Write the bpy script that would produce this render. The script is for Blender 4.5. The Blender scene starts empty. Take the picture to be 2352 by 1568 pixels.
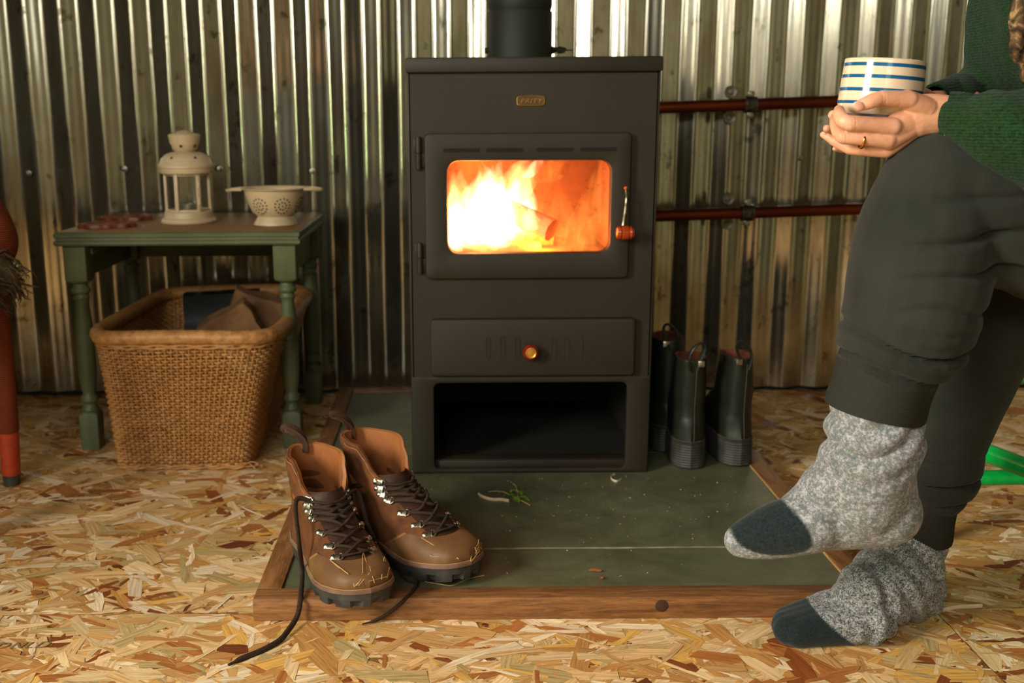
import bpy, bmesh, math, random
import numpy as np
from mathutils import Vector, Matrix, noise as mnoise
random.seed(7)
rng = np.random.default_rng(7)
SC = bpy.context.scene
COL = SC.collection
pi = math.pi

# ------------------------------------------------------------------ camera, world, light
CAM_Z, PITCH, ROLL, FPX, PPX, PPY = 0.70, math.radians(12.2), math.radians(-0.4), 2400.0, 1040.0, 784.0
cam = bpy.data.objects.new('camera', bpy.data.cameras.new('camera'))
COL.objects.link(cam)
RM = Matrix.Rotation(pi/2 - PITCH, 3, 'X') @ Matrix.Rotation(ROLL, 3, 'Z')
cam.matrix_world = Matrix.Translation((0, 0, CAM_Z)) @ RM.to_4x4()
cam.data.sensor_width = 36.0
cam.data.lens = FPX/2352*36
cam.data.shift_x = (1176-PPX)/2352
cam.data.clip_start = 0.02
cam.data.dof.use_dof = True
cam.data.dof.focus_distance = 1.32
cam.data.dof.aperture_fstop = 5.8
SC.camera = cam
SC.view_settings.view_transform = 'Standard'
SC.view_settings.look = 'None'
SC.view_settings.exposure = 0.0
SC.view_settings.gamma = 1.0
SC.view_settings.use_curve_mapping = False

W = bpy.data.worlds.new('sky'); SC.world = W; W.use_nodes = True
bg = W.node_tree.nodes['Background']
bg.inputs[0].default_value = (0.75, 0.88, 1.0, 1); bg.inputs[1].default_value = 1.2

def area(name, loc, rot, sx, sy, color, watts):
    l = bpy.data.lights.new(name, 'AREA'); l.shape = 'RECTANGLE'; l.size = sx; l.size_y = sy
    l.color = color; l.energy = watts
    o = bpy.data.objects.new(name, l); COL.objects.link(o); o.location = loc; o.rotation_euler = rot
    return o
# daylight just outside the windows of the shed
XL, XR, YF, YB, ZC = -1.75, 2.30, -1.75, 2.62, 2.35
FW = (-0.25, 0.50, 1.12, 1.80)     # front window x0,x1,z0,z1 (behind the camera)
LW = (-0.55, 0.45, 0.30, 1.85)     # left window y0,y1,z0,z1
HW = (-1.55, -0.35, 1.62, 2.24)    # high window in the front wall x0,x1,z0,z1
area('daylight_front', ((FW[0]+FW[1])/2, YF-0.10, (FW[2]+FW[3])/2), (pi/2, 0, 0), FW[1]-FW[0], FW[3]-FW[2], (1.0, 0.97, 0.86), 7)
area('daylight_left', (XL-0.27, (LW[0]+LW[1])/2, 1.40), (pi/2, 0, -pi/2), LW[1]-LW[0], 0.90, (1.0, 0.92, 0.84), 190)
area('daylight_high', ((HW[0]+HW[1])/2, YF-0.12, (HW[2]+HW[3])/2), (pi/2+.25, 0, 0), HW[1]-HW[0], HW[3]-HW[2], (0.98, 0.94, 0.90), 72)
area('foliage_light_left', (XL-0.27, (LW[0]+LW[1])/2, 0.62), (pi/2, 0, -pi/2), LW[1]-LW[0], 0.64, (0.62, 0.95, 0.42), 34)

def P(px, py, Y=None, Z=None, X=None):
    """world point seen at photograph pixel (px, py) lying on a plane of known Y, Z or X"""
    d = RM @ Vector(((px-PPX)/FPX, -(py-PPY)/FPX, -1.0))
    if Y is not None: t = Y/d.y
    elif Z is not None: t = (Z-CAM_Z)/d.z
    else: t = X/d.x
    return Vector((d.x*t, d.y*t, CAM_Z+d.z*t))
def mpp(p):
    """metres per photograph pixel at world point p"""
    q = RM.transposed() @ (Vector(p)-Vector((0, 0, CAM_Z)))
    return -q.z/FPX
def srgb(r, g, b):
    f = lambda c: (c/255/12.92) if c/255 <= 0.04045 else ((c/255+0.055)/1.055)**2.4
    return (f(r), f(g), f(b), 1.0)

# ------------------------------------------------------------------ node helper
class NT:
    def __init__(s, name):
        s.m = bpy.data.materials.new(name); s.m.use_nodes = True
        s.t = s.m.node_tree; s.b = s.t.nodes['Principled BSDF']; s.out = s.t.nodes['Material Output']
    def n(s, typ, props=None, **ins):
        nd = s.t.nodes.new(typ)
        for k, v in (props or {}).items(): setattr(nd, k, v)
        for k, v in ins.items():
            sock = nd.inputs[int(k[1:])] if (k[0] == 'i' and k[1:].isdigit()) else nd.inputs[k.replace('_', ' ')]
            s.set(sock, v)
        return nd
    def set(s, sock, v):
        if isinstance(v, bpy.types.NodeSocket): s.t.links.new(v, sock)
        elif isinstance(v, bpy.types.Node): s.t.links.new(v.outputs[0], sock)
        else: sock.default_value = v
    def obj(s, scale=(1, 1, 1), uv=False, kind=None):
        tc = s.n('ShaderNodeTexCoord')
        mp = s.n('ShaderNodeMapping'); s.t.links.new(tc.outputs['UV' if uv else (kind or 'Object')], mp.inputs[0])
        mp.inputs['Scale'].default_value = scale
        return mp.outputs[0]
    def noise(s, vec, scale, detail=4, rough=0.6, dist=0.0):
        return s.n('ShaderNodeTexNoise', Vector=vec, Scale=scale, Detail=detail, Roughness=rough, Distortion=dist)
    def ramp(s, fac, stops, interp='LINEAR'):
        r = s.n('ShaderNodeValToRGB'); r.color_ramp.interpolation = interp
        el = r.color_ramp.elements
        while len(el) < len(stops): el.new(0.5)
        for e, (p, c) in zip(el, stops):
            e.position = p; e.color = c if len(c) == 4 else (*c, 1)
        s.set(r.inputs[0], fac)
        return r.outputs[0]
    def mix(s, f, a, b, mode='MIX'):
        m = s.n('ShaderNodeMix', dict(data_type='RGBA', blend_type=mode))
        s.set(m.inputs[0], f); s.set(m.inputs[6], a); s.set(m.inputs[7], b)
        return m.outputs[2]
    def math(s, op, a, b=0.0):
        m = s.n('ShaderNodeMath', dict(operation=op)); s.set(m.inputs[0], a); s.set(m.inputs[1], b)
        return m.outputs[0]
    def bump(s, h, strength=0.3, dist=0.002):
        b = s.n('ShaderNodeBump', Strength=strength, Distance=dist, Height=h)
        s.t.links.new(b.outputs[0], s.b.inputs['Normal']); return b
    def base(s, c, rough=0.6, metal=0.0, spec=0.5, **kw):
        s.set(s.b.inputs['Base Color'], c); s.set(s.b.inputs['Roughness'], rough)
        s.set(s.b.inputs['Metallic'], metal); s.set(s.b.inputs['Specular IOR Level'], spec)
        for k, v in kw.items(): s.set(s.b.inputs[k.replace('_', ' ')], v)
        return s
def simple(name, c1, c2=None, rough=0.6, metal=0.0, scale=40, bump=0.2, bd=0.001, stretch=(1, 1, 1), spec=0.5, lo=0.35, hi=0.65, **kw):
    t = NT(name); v = t.obj(stretch); n = t.noise(v, scale, 5)
    t.base(t.ramp(n.outputs[0], [(lo, c1), (hi, c2 or c1)]), rough, metal, spec, **kw)
    if bump: t.bump(n.outputs[0], bump, bd)
    return t.m

# ------------------------------------------------------------------ mesh helpers
class MB:
    def __init__(s): s.v = []; s.f = []; s.mi = []; s.uv = None
    def add(s, verts, faces, mi=0):
        o = len(s.v); s.v.extend([tuple(p) for p in verts])
        for f in faces: s.f.append(tuple(i+o for i in f)); s.mi.append(mi)
        return s
    def box(s, c, d, bev=0.0, rot=None, mi=0, taper=None):
        hx, hy, hz = d[0]/2, d[1]/2, d[2]/2
        b = min(bev, hx*.95, hy*.95, hz*.95)
        vs = []; fs = []
        if b <= 0:
            vs = [Vector((x*hx, y*hy, z*hz)) for x in (-1, 1) for y in (-1, 1) for z in (-1, 1)]
            fs = [(0, 1, 3, 2), (4, 6, 7, 5), (0, 4, 5, 1), (2, 3, 7, 6), (0, 2, 6, 4), (1, 5, 7, 3)]
        else:
            bm = bmesh.new(); bmesh.ops.create_cube(bm, size=1)
            for v in bm.verts: v.co = Vector((v.co.x*2*hx, v.co.y*2*hy, v.co.z*2*hz))
            bmesh.ops.bevel(bm, geom=bm.edges[:], offset=b, segments=2, profile=0.5, affect='EDGES')
            bm.verts.index_update()
            vs = [v.co.copy() for v in bm.verts]; fs = [tuple(v.index for v in f.verts) for f in bm.faces]; bm.free()
        if taper:
            for v in vs:
                k = (v.z/hz+1)/2; f = taper + (1-taper)*k
                v.x *= f; v.y *= f
        M = rot if rot is not None else Matrix.Identity(3)
        c = Vector(c)
        return s.add([M @ v + c for v in vs], fs, mi)
    def rings(s, rings, close_u=True, cap0=False, cap1=False, mi=0):
        n = len(rings[0]); vs = [p for r in rings for p in r]; fs = []
        for i in range(len(rings)-1):
            for j in range(n if close_u else n-1):
                a = i*n+j; b = i*n+(j+1) % n
                fs.append((a, b, b+n, a+n))
        if cap0: fs.append(tuple(range(n))[::-1])
        if cap1: fs.append(tuple(range((len(rings)-1)*n, len(rings)*n)))
        return s.add(vs, fs, mi)
    def lathe(s, prof, seg=32, M=None, mi=0, c=(0, 0, 0), cap=False):
        c = Vector(c)
        rs = []
        for r, z in prof:
            ring = [Vector((r*math.cos(2*pi*k/seg), r*math.sin(2*pi*k/seg), z)) for k in range(seg)]
            rs.append([(M @ p if M is not None else p)+c for p in ring])
        return s.rings(rs, True, cap, cap, mi)
    def tube(s, pts, r, seg=8, closed=False, caps=True, mi=0, flat=1.0, up=None):
        pts = [Vector(p) for p in pts]; n = len(pts); rs = []
        rad = r if hasattr(r, '__len__') else [r]*n
        prev = Vector(up) if up else None
        for i, p in enumerate(pts):
            a = pts[(i-1) % n] if (closed or i > 0) else p
            b = pts[(i+1) % n] if (closed or i < n-1) else p
            t = (b-a).normalized() if (b-a).length > 1e-9 else Vector((0, 0, 1))
            if prev is None:
                prev = t.orthogonal()
            x = prev - t*prev.dot(t)
            if x.length < 1e-6: x = t.orthogonal()
            x.normalize(); y = t.cross(x); prev = x
            rs.append([p + x*(rad[i]*math.cos(2*pi*k/seg)) + y*(rad[i]*flat*math.sin(2*pi*k/seg)) for k in range(seg)])
        if closed: rs.append(rs[0][:])
        return s.rings(rs, True, caps and not closed, caps and not closed, mi)
    def sphere(s, c, r, seg=16, mi=0, M=None):
        r = Vector(r) if hasattr(r, '__len__') else Vector((r, r, r))
        rs = []
        for i in range(seg//2+1):
            th = pi*i/(seg//2)
            ring = []
            for k in range(seg):
                p = Vector((r.x*math.sin(th)*math.cos(2*pi*k/seg), r.y*math.sin(th)*math.sin(2*pi*k/seg), r.z*math.cos(th)))
                ring.append((M @ p if M is not None else p)+Vector(c))
            rs.append(ring)
        return s.rings(rs[::-1], mi=mi)
    def build(s, name, mats, parent=None, smooth=35, weld=True, loc=None, **props):
        me = bpy.data.meshes.new(name); me.from_pydata(s.v, [], s.f); me.update()
        mats = mats if isinstance(mats, (list, tuple)) else [mats]
        for m in mats: me.materials.append(m)
        if len(mats) > 1: me.polygons.foreach_set('material_index', s.mi)
        if s.uv is not None:
            u = me.uv_layers.new(name='uv'); u.data.foreach_set('uv', np.array(s.uv, dtype=np.float32).ravel())
        bm = bmesh.new(); bm.from_mesh(me)
        if weld: bmesh.ops.remove_doubles(bm, verts=bm.verts, dist=1e-6)
        bmesh.ops.recalc_face_normals(bm, faces=bm.faces)
        bm.to_mesh(me); bm.free()
        fin(me, smooth)
        return place(name, me, parent, loc, **props)
def fin(me, smooth=35):
    if smooth:
        me.shade_smooth()
        if smooth < 180: me.set_sharp_from_angle(angle=math.radians(smooth))
def place(name, me, parent=None, loc=None, **props):
    o = bpy.data.objects.new(name, me); COL.objects.link(o)
    if parent is not None: o.parent = parent
    if loc is not None: o.location = loc
    for k, v in props.items(): o[k] = v
    return o
def thing(name, label, cat, loc=(0, 0, 0), group=None, rz=0):
    o = bpy.data.objects.new(name, None); COL.objects.link(o); o.location = loc; o.rotation_euler = (0, 0, rz)
    o.empty_display_size = 0.05
    o['label'] = label; o['category'] = cat
    if group: o['group'] = group
    return o
def tag(o, label, cat, group=None):
    o['label'] = label; o['category'] = cat
    if group: o['group'] = group
    return o
def rrect(w, h, r, n=6):
    pts = []
    for cx, cy, a0 in ((w/2-r, h/2-r, 0), (-w/2+r, h/2-r, pi/2), (-w/2+r, -h/2+r, pi), (w/2-r, -h/2+r, 3*pi/2)):
        for k in range(n+1):
            a = a0+pi/2*k/n; pts.append((cx+r*math.cos(a), cy+r*math.sin(a)))
    return pts
def catmull(pts, n=8):
    pts = [Vector(p) for p in pts]; out = []
    for i in range(len(pts)-1):
        p0 = pts[max(i-1, 0)]; p1 = pts[i]; p2 = pts[i+1]; p3 = pts[min(i+2, len(pts)-1)]
        for k in range(n):
            t = k/n
            out.append(0.5*((2*p1)+(p2-p0)*t+(2*p0-5*p1+4*p2-p3)*t*t+(3*p1-p0-3*p2+p3)*t**3))
    out.append(pts[-1]); return out
def interp(x, xs, ys): return float(np.interp(x, xs, ys))
def smst(a, b, x):
    t = min(max((x-a)/(b-a), 0), 1); return t*t*(3-2*t)
def slotbox_text(txt, size, mat, name, parent, M, extrude=0.0005, shear=0.0, spacing=1.0):
    cu = bpy.data.curves.new(name, 'FONT'); cu.body = txt; cu.size = size; cu.extrude = extrude
    cu.align_x = 'CENTER'; cu.align_y = 'CENTER'; cu.shear = shear; cu.space_character = spacing
    tmp = bpy.data.objects.new('tmp', cu); COL.objects.link(tmp)
    dg = bpy.context.evaluated_depsgraph_get(); me = bpy.data.meshes.new_from_object(tmp.evaluated_get(dg))
    bpy.data.objects.remove(tmp); me.transform(M); me.materials.clear(); me.materials.append(mat)
    me.name = name
    return place(name, me, parent)

# ------------------------------------------------------------------ implicit bodies (blended capsules -> voxel remesh)
def voxel(mb, vox, smooth=6, fac=0.5):
    me = bpy.data.meshes.new('t'); me.from_pydata(mb.v, [], mb.f); me.update()
    bm = bmesh.new(); bm.from_mesh(me); bmesh.ops.recalc_face_normals(bm, faces=bm.faces); bm.to_mesh(me); bm.free()
    o = bpy.data.objects.new('t', me); COL.objects.link(o)
    m = o.modifiers.new('r', 'REMESH'); m.mode = 'VOXEL'; m.voxel_size = vox; m.use_smooth_shade = True
    if smooth:
        s = o.modifiers.new('s', 'SMOOTH'); s.factor = fac; s.iterations = smooth
    dg = bpy.context.evaluated_depsgraph_get()
    r = bpy.data.meshes.new_from_object(o.evaluated_get(dg))
    bpy.data.objects.remove(o); bpy.data.meshes.remove(me)
    return r
def capsule(mb, a, b, ra, rb, seg=20, hemi=5, sq=None):
    """tapered capsule from a to b; sq=(axis vector, factor) squashes the section along that axis"""
    a = Vector(a); b = Vector(b); d = b-a; L = d.length
    t = d/L if L > 1e-7 else Vector((0, 0, 1))
    x = t.orthogonal().normalized(); y = t.cross(x)
    rs = []
    for i in range(hemi+1):
        th = pi/2*(1-i/hemi) if i else pi/2*0.995
        rs.append((a-t*ra*math.sin(th), ra*math.cos(th)))
    for i in range(hemi+1):
        th = pi/2*i/hemi if i < hemi else pi/2*0.995
        rs.append((b+t*rb*math.sin(th), rb*math.cos(th)))
    out = []
    for c, r in rs:
        ring = []
        for k in range(seg):
            p = x*(r*math.cos(2*pi*k/seg))+y*(r*math.sin(2*pi*k/seg))
            if sq is not None:
                ax = Vector(sq[0]).normalized(); p = p + ax*(p.dot(ax)*(sq[1]-1))
            ring.append(c+p)
        out.append(ring)
    mb.rings(out, True, True, True)
def chain(mb, pts, seg=20, sq=None, sub=3):
    """pts: list of (Vector, radius), joined by capsules with smooth interpolation"""
    ps = catmull([p for p, r in pts], sub)
    rr = catmull([Vector((r, 0, 0)) for p, r in pts], sub)
    for i in range(len(ps)-1):
        capsule(mb, ps[i], ps[i+1], rr[i].x, rr[i+1].x, seg, 5, sq)
def pc(px, py, Y, rpx):
    p = P(px, py, Y=Y); return (p, rpx*mpp(p))
# ------------------------------------------------------------------ materials of the setting
def wood_mat(name, c1, c2, scale=(1, 14, 14), s=6, rough=0.55, bump=0.25, dist=1.2, spec=0.4):
    t = NT(name); v = t.obj(scale); n = t.noise(v, s, 6, 0.62, dist); n2 = t.noise(v, s*7, 3, 0.6)
    f = t.math('ADD', t.math('MULTIPLY', n.outputs[0], 0.75), t.math('MULTIPLY', n2.outputs[0], 0.25))
    t.base(t.ramp(f, [(0.36, c1), (0.62, c2)]), rough, 0, spec); t.bump(f, bump, 0.001)
    return t.m
def zinc():
    t = NT('galvanised_zinc'); v = t.obj()
    vor = t.n('ShaderNodeTexVoronoi', Vector=v, Scale=70)
    st = t.noise(t.obj((3, 3, 1.0)), 3.2, 6, 0.6, 0.4)
    blot = t.noise(t.obj((1, 1, 0.7)), 22, 5, 0.7)
    c = t.mix(t.math('MULTIPLY', vor.outputs['Color'], 0.25), srgb(198, 194, 172), srgb(160, 157, 136))
    c = t.mix(t.ramp(st.outputs[0], [(0.42, (0, 0, 0)), (0.68, (1, 1, 1))]), c, srgb(150, 140, 112))
    c = t.mix(t.ramp(blot.outputs[0], [(0.60, (0, 0, 0)), (0.68, (0.75, 0.75, 0.75))]), c, srgb(92, 84, 62))
    ro = t.n('ShaderNodeMapRange', i0=st.outputs[0], i1=0.3, i2=0.7, i3=0.12, i4=0.24)
    t.base(c, ro.outputs[0], 0.94)
    t.bump(blot.outputs[0], 0.06, 0.001)
    return t.m
M_ZINC = zinc()
M_PLY = wood_mat('ply_lining', srgb(120, 116, 94), srgb(148, 142, 116), (1, 6, 6), 3)
M_PLYD = wood_mat('dark_lining', srgb(74, 71, 56), srgb(98, 94, 76), (1, 6, 6), 3)
M_FRAME = simple('white_window_frame', srgb(214, 208, 190), srgb(225, 220, 204), 0.5)
M_OAK = wood_mat('hearth_oak', srgb(92, 56, 28), srgb(146, 98, 56), (3, 26, 26), 4, 0.5)
M_OAKX = wood_mat('hearth_oak_side', srgb(92, 56, 28), srgb(146, 98, 56), (26, 3, 26), 4, 0.5)

# the room: shell
r = MB(); r.box(((XL+XR)/2, (YF+YB)/2, -0.06), (XR-XL+0.3, YB-YF+0.3, 0.07))
floor = r.build('floor', M_PLYD, kind='structure')
r = MB(); r.box(((XL+XR)/2, (YF+YB)/2, ZC+0.03), (XR-XL+0.3, YB-YF+0.3, 0.06))
r.build('ceiling', M_PLYD, kind='structure')
def holed(name, plane, a0, a1, b, hole, thick, mat):
    m = MB(); z0, z1 = -0.02, ZC
    def bx(u0, u1, w0, w1):
        if u1-u0 < 1e-4 or w1-w0 < 1e-4: return
        if plane == 'y': m.box(((u0+u1)/2, b, (w0+w1)/2), (u1-u0, thick, w1-w0))
        else: m.box((b, (u0+u1)/2, (w0+w1)/2), (thick, u1-u0, w1-w0))
    if hole:
        h0, h1, g0, g1 = hole
        bx(a0, h0, z0, z1); bx(h1, a1, z0, z1); bx(h0, h1, z0, g0); bx(h0, h1, g1, z1)
    else: bx(a0, a1, z0, z1)
    return m.build(name, mat, kind='structure')
m_ = MB()
def fb(u0, u1, w0, w1): m_.box(((u0+u1)/2, YF-0.04, (w0+w1)/2), (u1-u0, 0.08, w1-w0))
fb(XL, FW[0], -.02, HW[2]); fb(XL, HW[0], HW[2], HW[3]); fb(HW[1], FW[0], HW[2], HW[3]); fb(XL, FW[0], HW[3], ZC)
fb(FW[0], FW[1], -.02, FW[2]); fb(FW[0], FW[1], FW[3], ZC); fb(FW[1], XR, -.02, ZC)
m_.build('wall_front', M_PLY, kind='structure')
holed('wall_left', 'x', YF, YB+0.06, XL-0.12, LW, 0.24, M_PLYD)
holed('wall_right', 'x', YF, YB+0.06, XR+0.04, None, 0.08, M_PLY)
wall_back = holed('wall_back', 'y', XL, XR, YB+0.045, None, 0.03, M_PLYD)
tg = NT('window_glass'); gb = tg.n('ShaderNodeBsdfTransparent'); gl = tg.n('ShaderNodeBsdfGlossy', Roughness=0.02)
mx = tg.n('ShaderNodeMixShader', i0=0.07, i1=gb, i2=gl); tg.t.links.new(mx.outputs[0], tg.out.inputs[0]); M_GLASS = tg.m
def window(name, plane, b, h, nv, nh):
    m = MB(); u0, u1, w0, w1 = h
    def bx(c, d): m.box(c if plane == 'y' else (c[1], c[0], c[2]), d if plane == 'y' else (d[1], d[0], d[2]), 0.004)
    for k in range(nv+1):
        u = u0+(u1-u0)*k/nv; t = 0.05 if k in (0, nv) else 0.035
        bx((u, b, (w0+w1)/2), (t, 0.05, w1-w0))
    for k in range(nh+1):
        w = w0+(w1-w0)*k/nh; t = 0.05 if k in (0, nh) else 0.03
        bx(((u0+u1)/2, b, w), (u1-u0, 0.045, t))
    o = m.build(name, M_FRAME, kind='structure')
    g = MB(); c = ((u0+u1)/2, b, (w0+w1)/2); d = (u1-u0, 0.004, w1-w0)
    g.box(c if plane == 'y' else (c[1], c[0], c[2]), d if plane == 'y' else (d[1], d[0], d[2]))
    g.build('pane', M_GLASS, o)
window('window_1', 'y', YF-0.03, FW, 1, 1)
window('window_3', 'y', YF-0.03, HW, 2, 1)
window('window_2', 'x', XL-0.19, LW, 2, 1)
r = MB(); r.box((XL+.003+.06, LW[1]+.03, (LW[2]+LW[3])/2), (.12, .028, LW[3]-LW[2]+.04), .003)  # unseen leaf added beside the left window to keep daylight off the back left
for z_ in (LW[2]+.18, (LW[2]+LW[3])/2, LW[3]-.18): r.box((XL+.003+.06, LW[1]+.052, z_), (.11, .018, .09), .003)
r.build('door_1', M_PLYD, kind='structure')

# corrugated sheets, each its own panel, lapped over its neighbour
PER, AMP = 0.085, 0.0070
def sheet(x0, nper, yoff, seed):
    cols = nper*22+1; rows = 60
    xs = x0+np.arange(cols)*PER/22
    zs = np.linspace(0.012, ZC-0.03, rows)
    V = []
    for j, z in enumerate(zs):
        for x in xs:
            th = 2*pi*(x)/PER
            k = round(x/PER)
            a = AMP*(1+0.10*mnoise.noise((k*3.1, z*1.6, seed)))
            y = YB - 0.012 + yoff - a*(math.cos(th)+0.10*math.cos(3*th)) + 0.0012*mnoise.noise((x*9, z*2.2, 3+seed)) + 0.0004*mnoise.noise((x*40, z*9, 1+seed))
            V.append((x + 0.0015*mnoise.noise((k*2.0, z*1.3, 9+seed)), y, z))
    F = [(j*cols+i, j*cols+i+1, (j+1)*cols+i+1, (j+1)*cols+i) for j in range(rows-1) for i in range(cols-1)]
    m = MB(); m.add(V, F)
    return m.build('corrugated_sheet', M_ZINC, wall_back, smooth=180)
k0 = math.floor(XL/PER); x = k0*PER-0.25*PER; idx = 0
while x < XR-0.02:
    npr = min(8, int((XR-x)/PER)+1)
    sheet(x, npr+0, 0.0 if idx % 2 else -0.0022, idx*5.3); x += (npr-0.5 if npr > 1 else 1)*PER - 0.0*PER
    x = round((x+0.25*PER)/PER)*PER-0.25*PER
    idx += 1
M_STEEL = simple('screw_steel', srgb(150, 146, 128), srgb(118, 114, 98), 0.4, 1.0, bump=0)
for (sx, sy) in ((66, 398), (286, 388), (505, 388), (718, 393), (1838, 363)):
    p = P(sx, sy, Y=YB-0.03); m = MB()
    R = Matrix.Rotation(pi/2, 3, 'X')
    m.lathe([(0.0001, 0.007), (0.003, 0.0065), (0.0042, 0.0045), (0.0046, 0.002), (0.0072, 0.0015), (0.0072, 0.0), (0.003, 0.0), (0.003, -0.016), (0.0001, -0.018)], 12, R, c=p)
    m.build('screw', M_STEEL, wall_back)

# ---------------- floor: strand board panels; flakes are real slivers pressed into the face
def osb_mat():
    t = NT('strand_flake'); at = t.n('ShaderNodeAttribute', dict(attribute_name='tint'))
    uv = t.obj((14, 260, 1), uv=True)
    g = t.noise(uv, 1.0, 5, 0.65, 0.3); g2 = t.noise(t.obj((60, 500, 1), uv=True), 1.0, 3, 0.6)
    sp = t.noise(t.obj(), 160, 4, 0.7)
    f = t.ramp(g.outputs[0], [(0.30, (0.58, 0.48, 0.40)), (0.55, (1, 1, 1)), (0.75, (1.14, 1.13, 1.10))])
    c = t.mix(1.0, at.outputs['Color'], f, 'MULTIPLY')
    c = t.mix(t.ramp(g2.outputs[0], [(0.62, (0, 0, 0)), (0.75, (0.5, 0.5, 0.5))]), c, srgb(96, 56, 24))
    t.base(c, 0.55, 0, 0.35); t.bump(t.math('ADD', g.outputs[0], t.math('MULTIPLY', sp.outputs[0], 0.4)), 0.5, 0.0008)
    return t.m
M_OSB = osb_mat()
M_OSBB = simple('strand_board_core', srgb(120, 76, 36), srgb(176, 126, 70), 0.7, scale=90, bump=0.5)
TINTS = [(srgb(238, 202, 150), 20), (srgb(226, 184, 126), 22), (srgb(210, 160, 98), 20), (srgb(198, 142, 78), 13), (srgb(222, 170, 88), 9),
         (srgb(178, 112, 56), 8), (srgb(140, 74, 32), 4), (srgb(248, 222, 184), 12), (srgb(196, 168, 112), 10), (srgb(118, 60, 30), 1)]
tw = np.array([w for _, w in TINTS], float); tw /= tw.sum(); tc = np.array([c[:3] for c, _ in TINTS])
def flakes(x0, x1, y0, y1, n, seed):
    g = np.random.default_rng(seed)
    V = []; F = []; UV = []; TC = []
    for i in range(n):
        k = g.random()
        if k < 0.30: L = g.uniform(0.05, 0.15); w = g.uniform(0.009, 0.036)
        elif k < 0.62: L = g.uniform(0.03, 0.08); w = g.uniform(0.004, 0.012)
        else: L = g.uniform(0.010, 0.035); w = g.uniform(0.002, 0.008)
        cx = g.uniform(x0, x1); cy = g.uniform(y0, y1)
        a = g.normal(0.35, 0.55) if g.random() < 0.55 else g.uniform(0, pi)
        if g.random() < 0.3: a = g.normal(-0.55, 0.35)
        ca, sa = math.cos(a), math.sin(a)
        # small flakes lie lower, big ones mostly on top
        z = g.uniform(0.0, 0.0011) - (0.0003 if k > 0.62 else 0.0)
        tx, ty = g.normal(0, 0.006), g.normal(0, 0.02)
        bend = g.normal(0, 0.04)*L
        nl = 4
        top = []; bot = []
        for s in range(nl+1):
            u = -L/2+L*s/nl; e = (0.35+0.65*g.random()) if s in (0, nl) else 1.0
            off = bend*(1-(2*s/nl-1)**2)
            jit = g.normal(0, 0.05*w, 2)
            sh = g.uniform(-.012, .012) if s in (0, nl) and L > .04 else 0
            top.append((u+sh, off+w/2*e+jit[0])); bot.append((u+g.normal(0, 0.003) if s in (0, nl) else u, off-w/2*e+jit[1]))
        poly = bot+top[::-1]
        o = len(V); ru, rv = g.uniform(0, 9), g.uniform(0, 9)
        for (u, v) in poly:
            X = min(max(cx+u*ca-v*sa, x0), x1); Yy = min(max(cy+u*sa+v*ca, y0), y1)
            V.append((X, Yy, z+u*tx+v*ty)); UV.append((u+ru, v+rv))
        m = len(poly)//2
        for s in range(nl): F.append((o+s, o+s+1, o+len(poly)-2-s, o+len(poly)-1-s))
        c = tc[g.choice(len(TINTS), p=tw)]*g.uniform(0.85, 1.12); TC += [(*c, 1.0)]*len(poly)
    me = bpy.data.meshes.new('pressed_flakes'); me.from_pydata(V, [], F); me.update()
    uvl = me.uv_layers.new(name='uv'); idx = np.empty(len(me.loops), dtype=np.int32); me.loops.foreach_get('vertex_index', idx)
    uvl.data.foreach_set('uv', np.array(UV, dtype=np.float32)[idx].ravel())
    ca_ = me.color_attributes.new('tint', 'FLOAT_COLOR', 'POINT'); ca_.data.foreach_set('color', np.array(TC, dtype=np.float32).ravel())
    me.materials.append(M_OSB)
    # make every flake face up
    bm = bmesh.new(); bm.from_mesh(me)
    for f in bm.faces:
        if f.normal.z < 0: f.normal_flip()
    bm.to_mesh(me); bm.free()
    return me
SEAM = P(300, 1410, Z=0).y
fl_z = -0.0012
def board(x0, x1, y0, y1, dens, seed):
    m = MB(); m.box(((x0+x1)/2, (y0+y1)/2, fl_z-0.009), (x1-x0-0.0016, y1-y0-0.0016, 0.018), 0.0006)
    b = m.build('strand_board', M_OSBB, floor)
    n = int((x1-x0)*(y1-y0)*dens)
    place('pressed_flakes', flakes(x0+.001, x1-.001, y0+.001, y1-.001, n, seed), b, loc=(0, 0, fl_z+0.0003), kind='stuff')
board(XL, 0.69, 0.55, SEAM, 7000, 1)
board(0.69, XR, 0.55, SEAM, 7000, 4)
board(XL, 0.62, SEAM, YB, 5200, 2)
board(0.62, XR, SEAM, YB, 5200, 3)
board(XL, XR, YF, 0.55, 500, 5)
M_INK = simple('board_stamp_ink', srgb(128, 104, 72), rough=0.8, bump=0)
pt = P(38, 1484, Z=0.0); Mt = Matrix.Translation((pt.x, pt.y, 0.0012)) @ Matrix.Rotation(math.radians(2), 4, 'Z')
st_ = slotbox_text('SDNLD', 0.024, M_INK, 'board_stamp', floor, Mt, 0.0001, 0.35, 1.15)

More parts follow.
